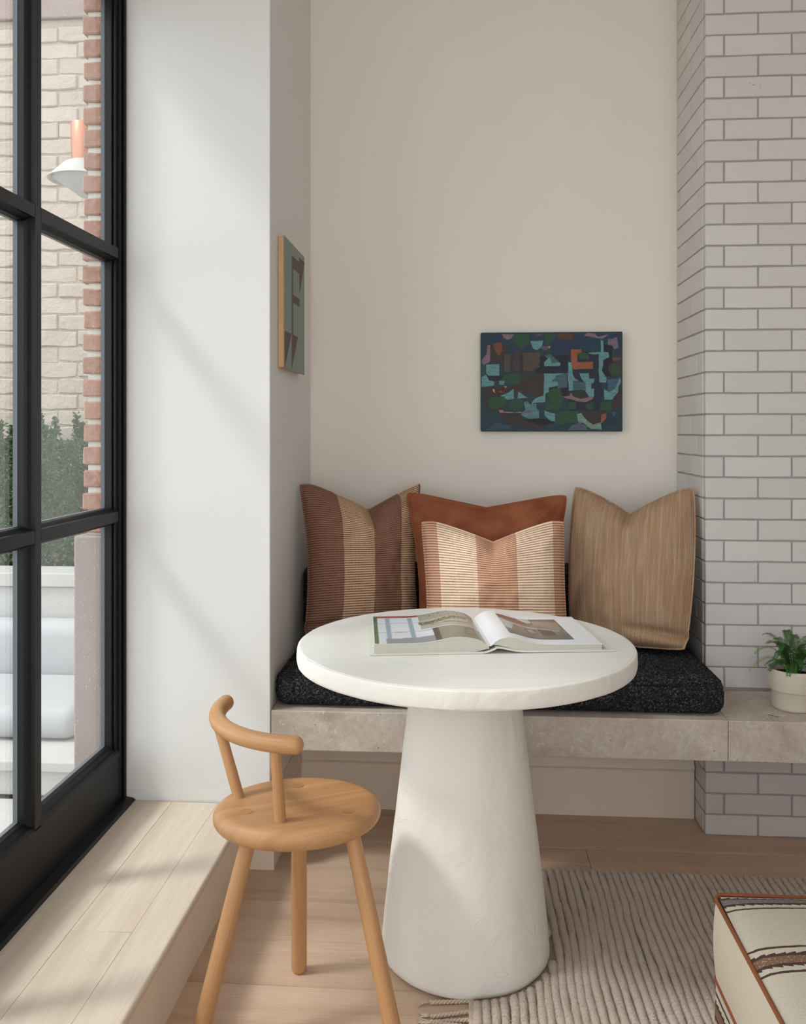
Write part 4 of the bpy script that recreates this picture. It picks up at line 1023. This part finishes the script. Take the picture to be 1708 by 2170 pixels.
# ------------------------------------------------------------------ rug of thick wool cords with a fringe
rg = tag(empty('wool_rug', (0.8, 1.9, 0.0)), 'chunky ridged oat-coloured wool rug on the pale oak floor', 'rug')
RX0, RY1, RY0, PIT = 0.018, 2.515, 1.05, 0.0196
mesh_obj('backing', *box(RX0 - 0.002, 1.46, RY0, RY1 - 0.006, 0.0005, 0.0055), M['rug_backing'], rg)
rr = random.Random(3)
def cord(x, ya, yb, seed):
    n = max(6, int(abs(yb - ya) / 0.012)); P, R = [], []
    for k in range(n + 1):
        y = ya + (yb - ya) * k / n
        xx = x + 0.009 * noise.noise(Vector((seed * 0.12, y * 3.6, 1.7))) + 0.0032 * noise.noise(Vector((seed * 3.1, y * 10, 4.2)))
        r = 0.0103 + 0.0022 * noise.noise(Vector((seed * 5.3, y * 18, 0.3))) + 0.0013 * noise.noise(Vector((seed * 2.3, y * 48, 0.3)))
        P.append((xx, y, 0.0108 + 0.0012 * noise.noise(Vector((seed * 0.4, y * 6, 7))))); R.append(r)
    V, F, _ = tube(P, R, 10, True, 3)
    V = [(a, b, max(0.0008, c)) for a, b, c in V]
    # a few stray fibres so that the outline is woolly
    Fb = len(F)
    for i in range(int(n * 36)):
        k = rr.randrange(n + 1); p = Vector(P[k]); th = rr.uniform(0.1, pi - 0.1); d = Vector((cos(th), rr.uniform(-1.6, 1.6), 0.75 * sin(th))).normalized()
        q = p + Vector((cos(th), 0, sin(th))) * R[k] * 0.96; w = Vector((-sin(th), rr.uniform(-1, 1), cos(th))).normalized() * 0.00032; b = len(V); L = rr.uniform(0.0025, 0.0075)
        V += [tuple(q - w), tuple(q + w), tuple(q + d * L + Vector((rr.gauss(0, .001), rr.gauss(0, .001), 0)))]; F.append([b, b + 1, b + 2])
    o = mesh_obj('cord', V, F, M['wool'], rg, smooth=True, loc=(x, (ya + yb) / 2, 0.0))
x = RX0 + 0.010; k = 0
while x < 1.45:
    e = RY1 + rr.uniform(-0.006, 0.006); dx = abs(x - TX); Rb = 0.211
    if dx < Rb:
        h = sqrt(Rb * Rb - dx * dx); cord(x, RY0, TY - h - 0.012, k)
        if TY + h + 0.03 < e: cord(x, TY + h + 0.012, e, k)
    else: cord(x, RY0, e, k)
    x += PIT; k += 1
for i in range(48):
    y = 2.452 - i * 0.0285 + rr.uniform(-0.006, 0.006)
    if 1.945 < y < 2.36: continue
    L = rr.uniform(0.10, 0.135); dr = rr.uniform(-0.03, 0.02); n = 26
    Vj, Fj = [], []
    for s_ in (0, pi):
        P = []
        for q in range(n + 1):
            t = q / n; ph = t * 34 + s_; P.append((RX0 - 0.002 - L * 0.80 * t, y + dr * t + 0.0026 * cos(ph), 0.0058 + 0.0026 * sin(ph)))
        v, f, _ = tube(P, 0.0029, 7); Vj, Fj = join((Vj, Fj), (v, f))
    for q in range(7):
        a0 = (RX0 - 0.002 - L * 0.79, y + dr * 0.8, 0.0056); v, f, _ = tube([a0, (a0[0] - L * 0.12, a0[1] + rr.uniform(-0.006, 0.006), 0.006), (a0[0] - L * 0.25, a0[1] + rr.uniform(-0.016, 0.016), 0.0025)], [0.0016, 0.0014, 0.0008], 5); Vj, Fj = join((Vj, Fj), (v, f))
    mesh_obj('tassel', [(a, b, max(0.0004, c)) for a, b, c in Vj], Fj, M['fringe'], rg, smooth=True)
    Vk, Fk, _ = tube([(RX0 - 0.003 - L * 0.74, y + dr * .74, 0.006), (RX0 - 0.003 - L * 0.80, y + dr * .8, 0.006)], 0.0062, 8)
V, F = box(RX0 - 0.010, RX0 + 0.004, RY0, RY1 - 0.02, 0.0006, 0.010, 0.003, 2); mesh_obj('selvedge', V, F, M['fringe'], rg, smooth=True)

# ------------------------------------------------------------------ kilim ottoman
OX0, OX1, OY0, OY1 = 0.457, 1.25, 0.72, 1.648; OZT, OZM = 0.414, 0.268
ot = tag(empty('kilim_ottoman', ((OX0 + OX1) / 2, (OY0 + OY1) / 2, 0.021)), 'cream square ottoman with dark woven stripes and tan leather piping, on the rug', 'ottoman')
def ring(x0, x1, y0, y1, r, n=8):
    out = []
    for cx, cy, a0 in ((x1 - r, y1 - r, 0), (x0 + r, y1 - r, 90), (x0 + r, y0 + r, 180), (x1 - r, y0 + r, 270)):
        for k in range(n + 1): a = radians(a0 + 90 * k / n); out.append((cx + r * cos(a), cy + r * sin(a)))
    return out
def wall_ring(x0, x1, y0, y1, r, levels):
    base = ring(x0, x1, y0, y1, r); n = len(base); V, F, U = [], [], []
    cx, cy = (x0 + x1) / 2, (y0 + y1) / 2; acc = [0.0]
    for i in range(n): acc.append(acc[-1] + math.hypot(base[(i + 1) % n][0] - base[i][0], base[(i + 1) % n][1] - base[i][1]))
    for (z, off) in levels:
        for i in range(n + 1):
            px, py = base[i % n]; d = Vector((px - cx, py - cy)); d = Vector((d.x / (x1 - x0), d.y / (y1 - y0))).normalized()
            V.append((px + d.x * off, py + d.y * off, z)); U.append((acc[i], z))
    m_ = n + 1
    for j in range(len(levels) - 1):
        for i in range(n): F.append([j * m_ + i, j * m_ + i + 1, (j + 1) * m_ + i + 1, (j + 1) * m_ + i])
    return V, F, U
lv = [(OZM + (OZT - OZM) * t, 0.006 * sin(pi * t)) for t in [k / 8 for k in range(9)]]
V, F, U = wall_ring(OX0, OX1, OY0, OY1, 0.022, lv); mesh_obj('side_band', V, F, M['cream_wool'], ot, smooth=True)
lv = [(0.0222 + (OZM - 0.0222) * t, 0.004 * sin(pi * t) - 0.012 * (1 - t) ** 3) for t in [k / 8 for k in range(9)]]
V, F, U = wall_ring(OX0, OX1, OY0, OY1, 0.022, lv)
mesh_obj('lower_body', V, F, M['kilim'], ot, smooth=True, uvs=[(u, z + 0.020) for u, z in U])
N_ = 48; V, F, U = [], [], []
for j in range(N_ + 1):
    for i in range(N_ + 1):
        a, b = i / N_, j / N_; u, v = 2 * a - 1, 2 * b - 1
        su = u * (1 - 0.012 * v * v); sv = v * (1 - 0.012 * u * u)
        e = max(0, 1 - abs(u) ** 5) * max(0, 1 - abs(v) ** 5)
        V.append(((OX0 + OX1) / 2 + su * (OX1 - OX0) / 2 * 0.994, (OY0 + OY1) / 2 + sv * (OY1 - OY0) / 2 * 0.994, OZT + 0.022 * e ** 0.6))
        U.append((V[-1][0], OY1 - V[-1][1] + 0.017))
for j in range(N_):
    for i in range(N_): q = j * (N_ + 1) + i; F.append([q, q + 1, q + N_ + 2, q + N_ + 1])
mesh_obj('top_panel', V, F, M['kilim'], ot, smooth=True, uvs=U)
for z in (OZT, OZM):
    R_ = ring(OX0, OX1, OY0, OY1, 0.022); V, F, _ = tube([(p[0], p[1], z) for p in R_ + R_[:1]], 0.0037, 10); mesh_obj('piping', V, F, M['leather'], ot, smooth=True)
mesh_obj('underside', *box(OX0 + 0.02, OX1 - 0.02, OY0 + 0.02, OY1 - 0.02, 0.0215, 0.03), M['rug_backing'], ot)
for o in bpy.data.objects:
    if '_org' in o: del o['_org']
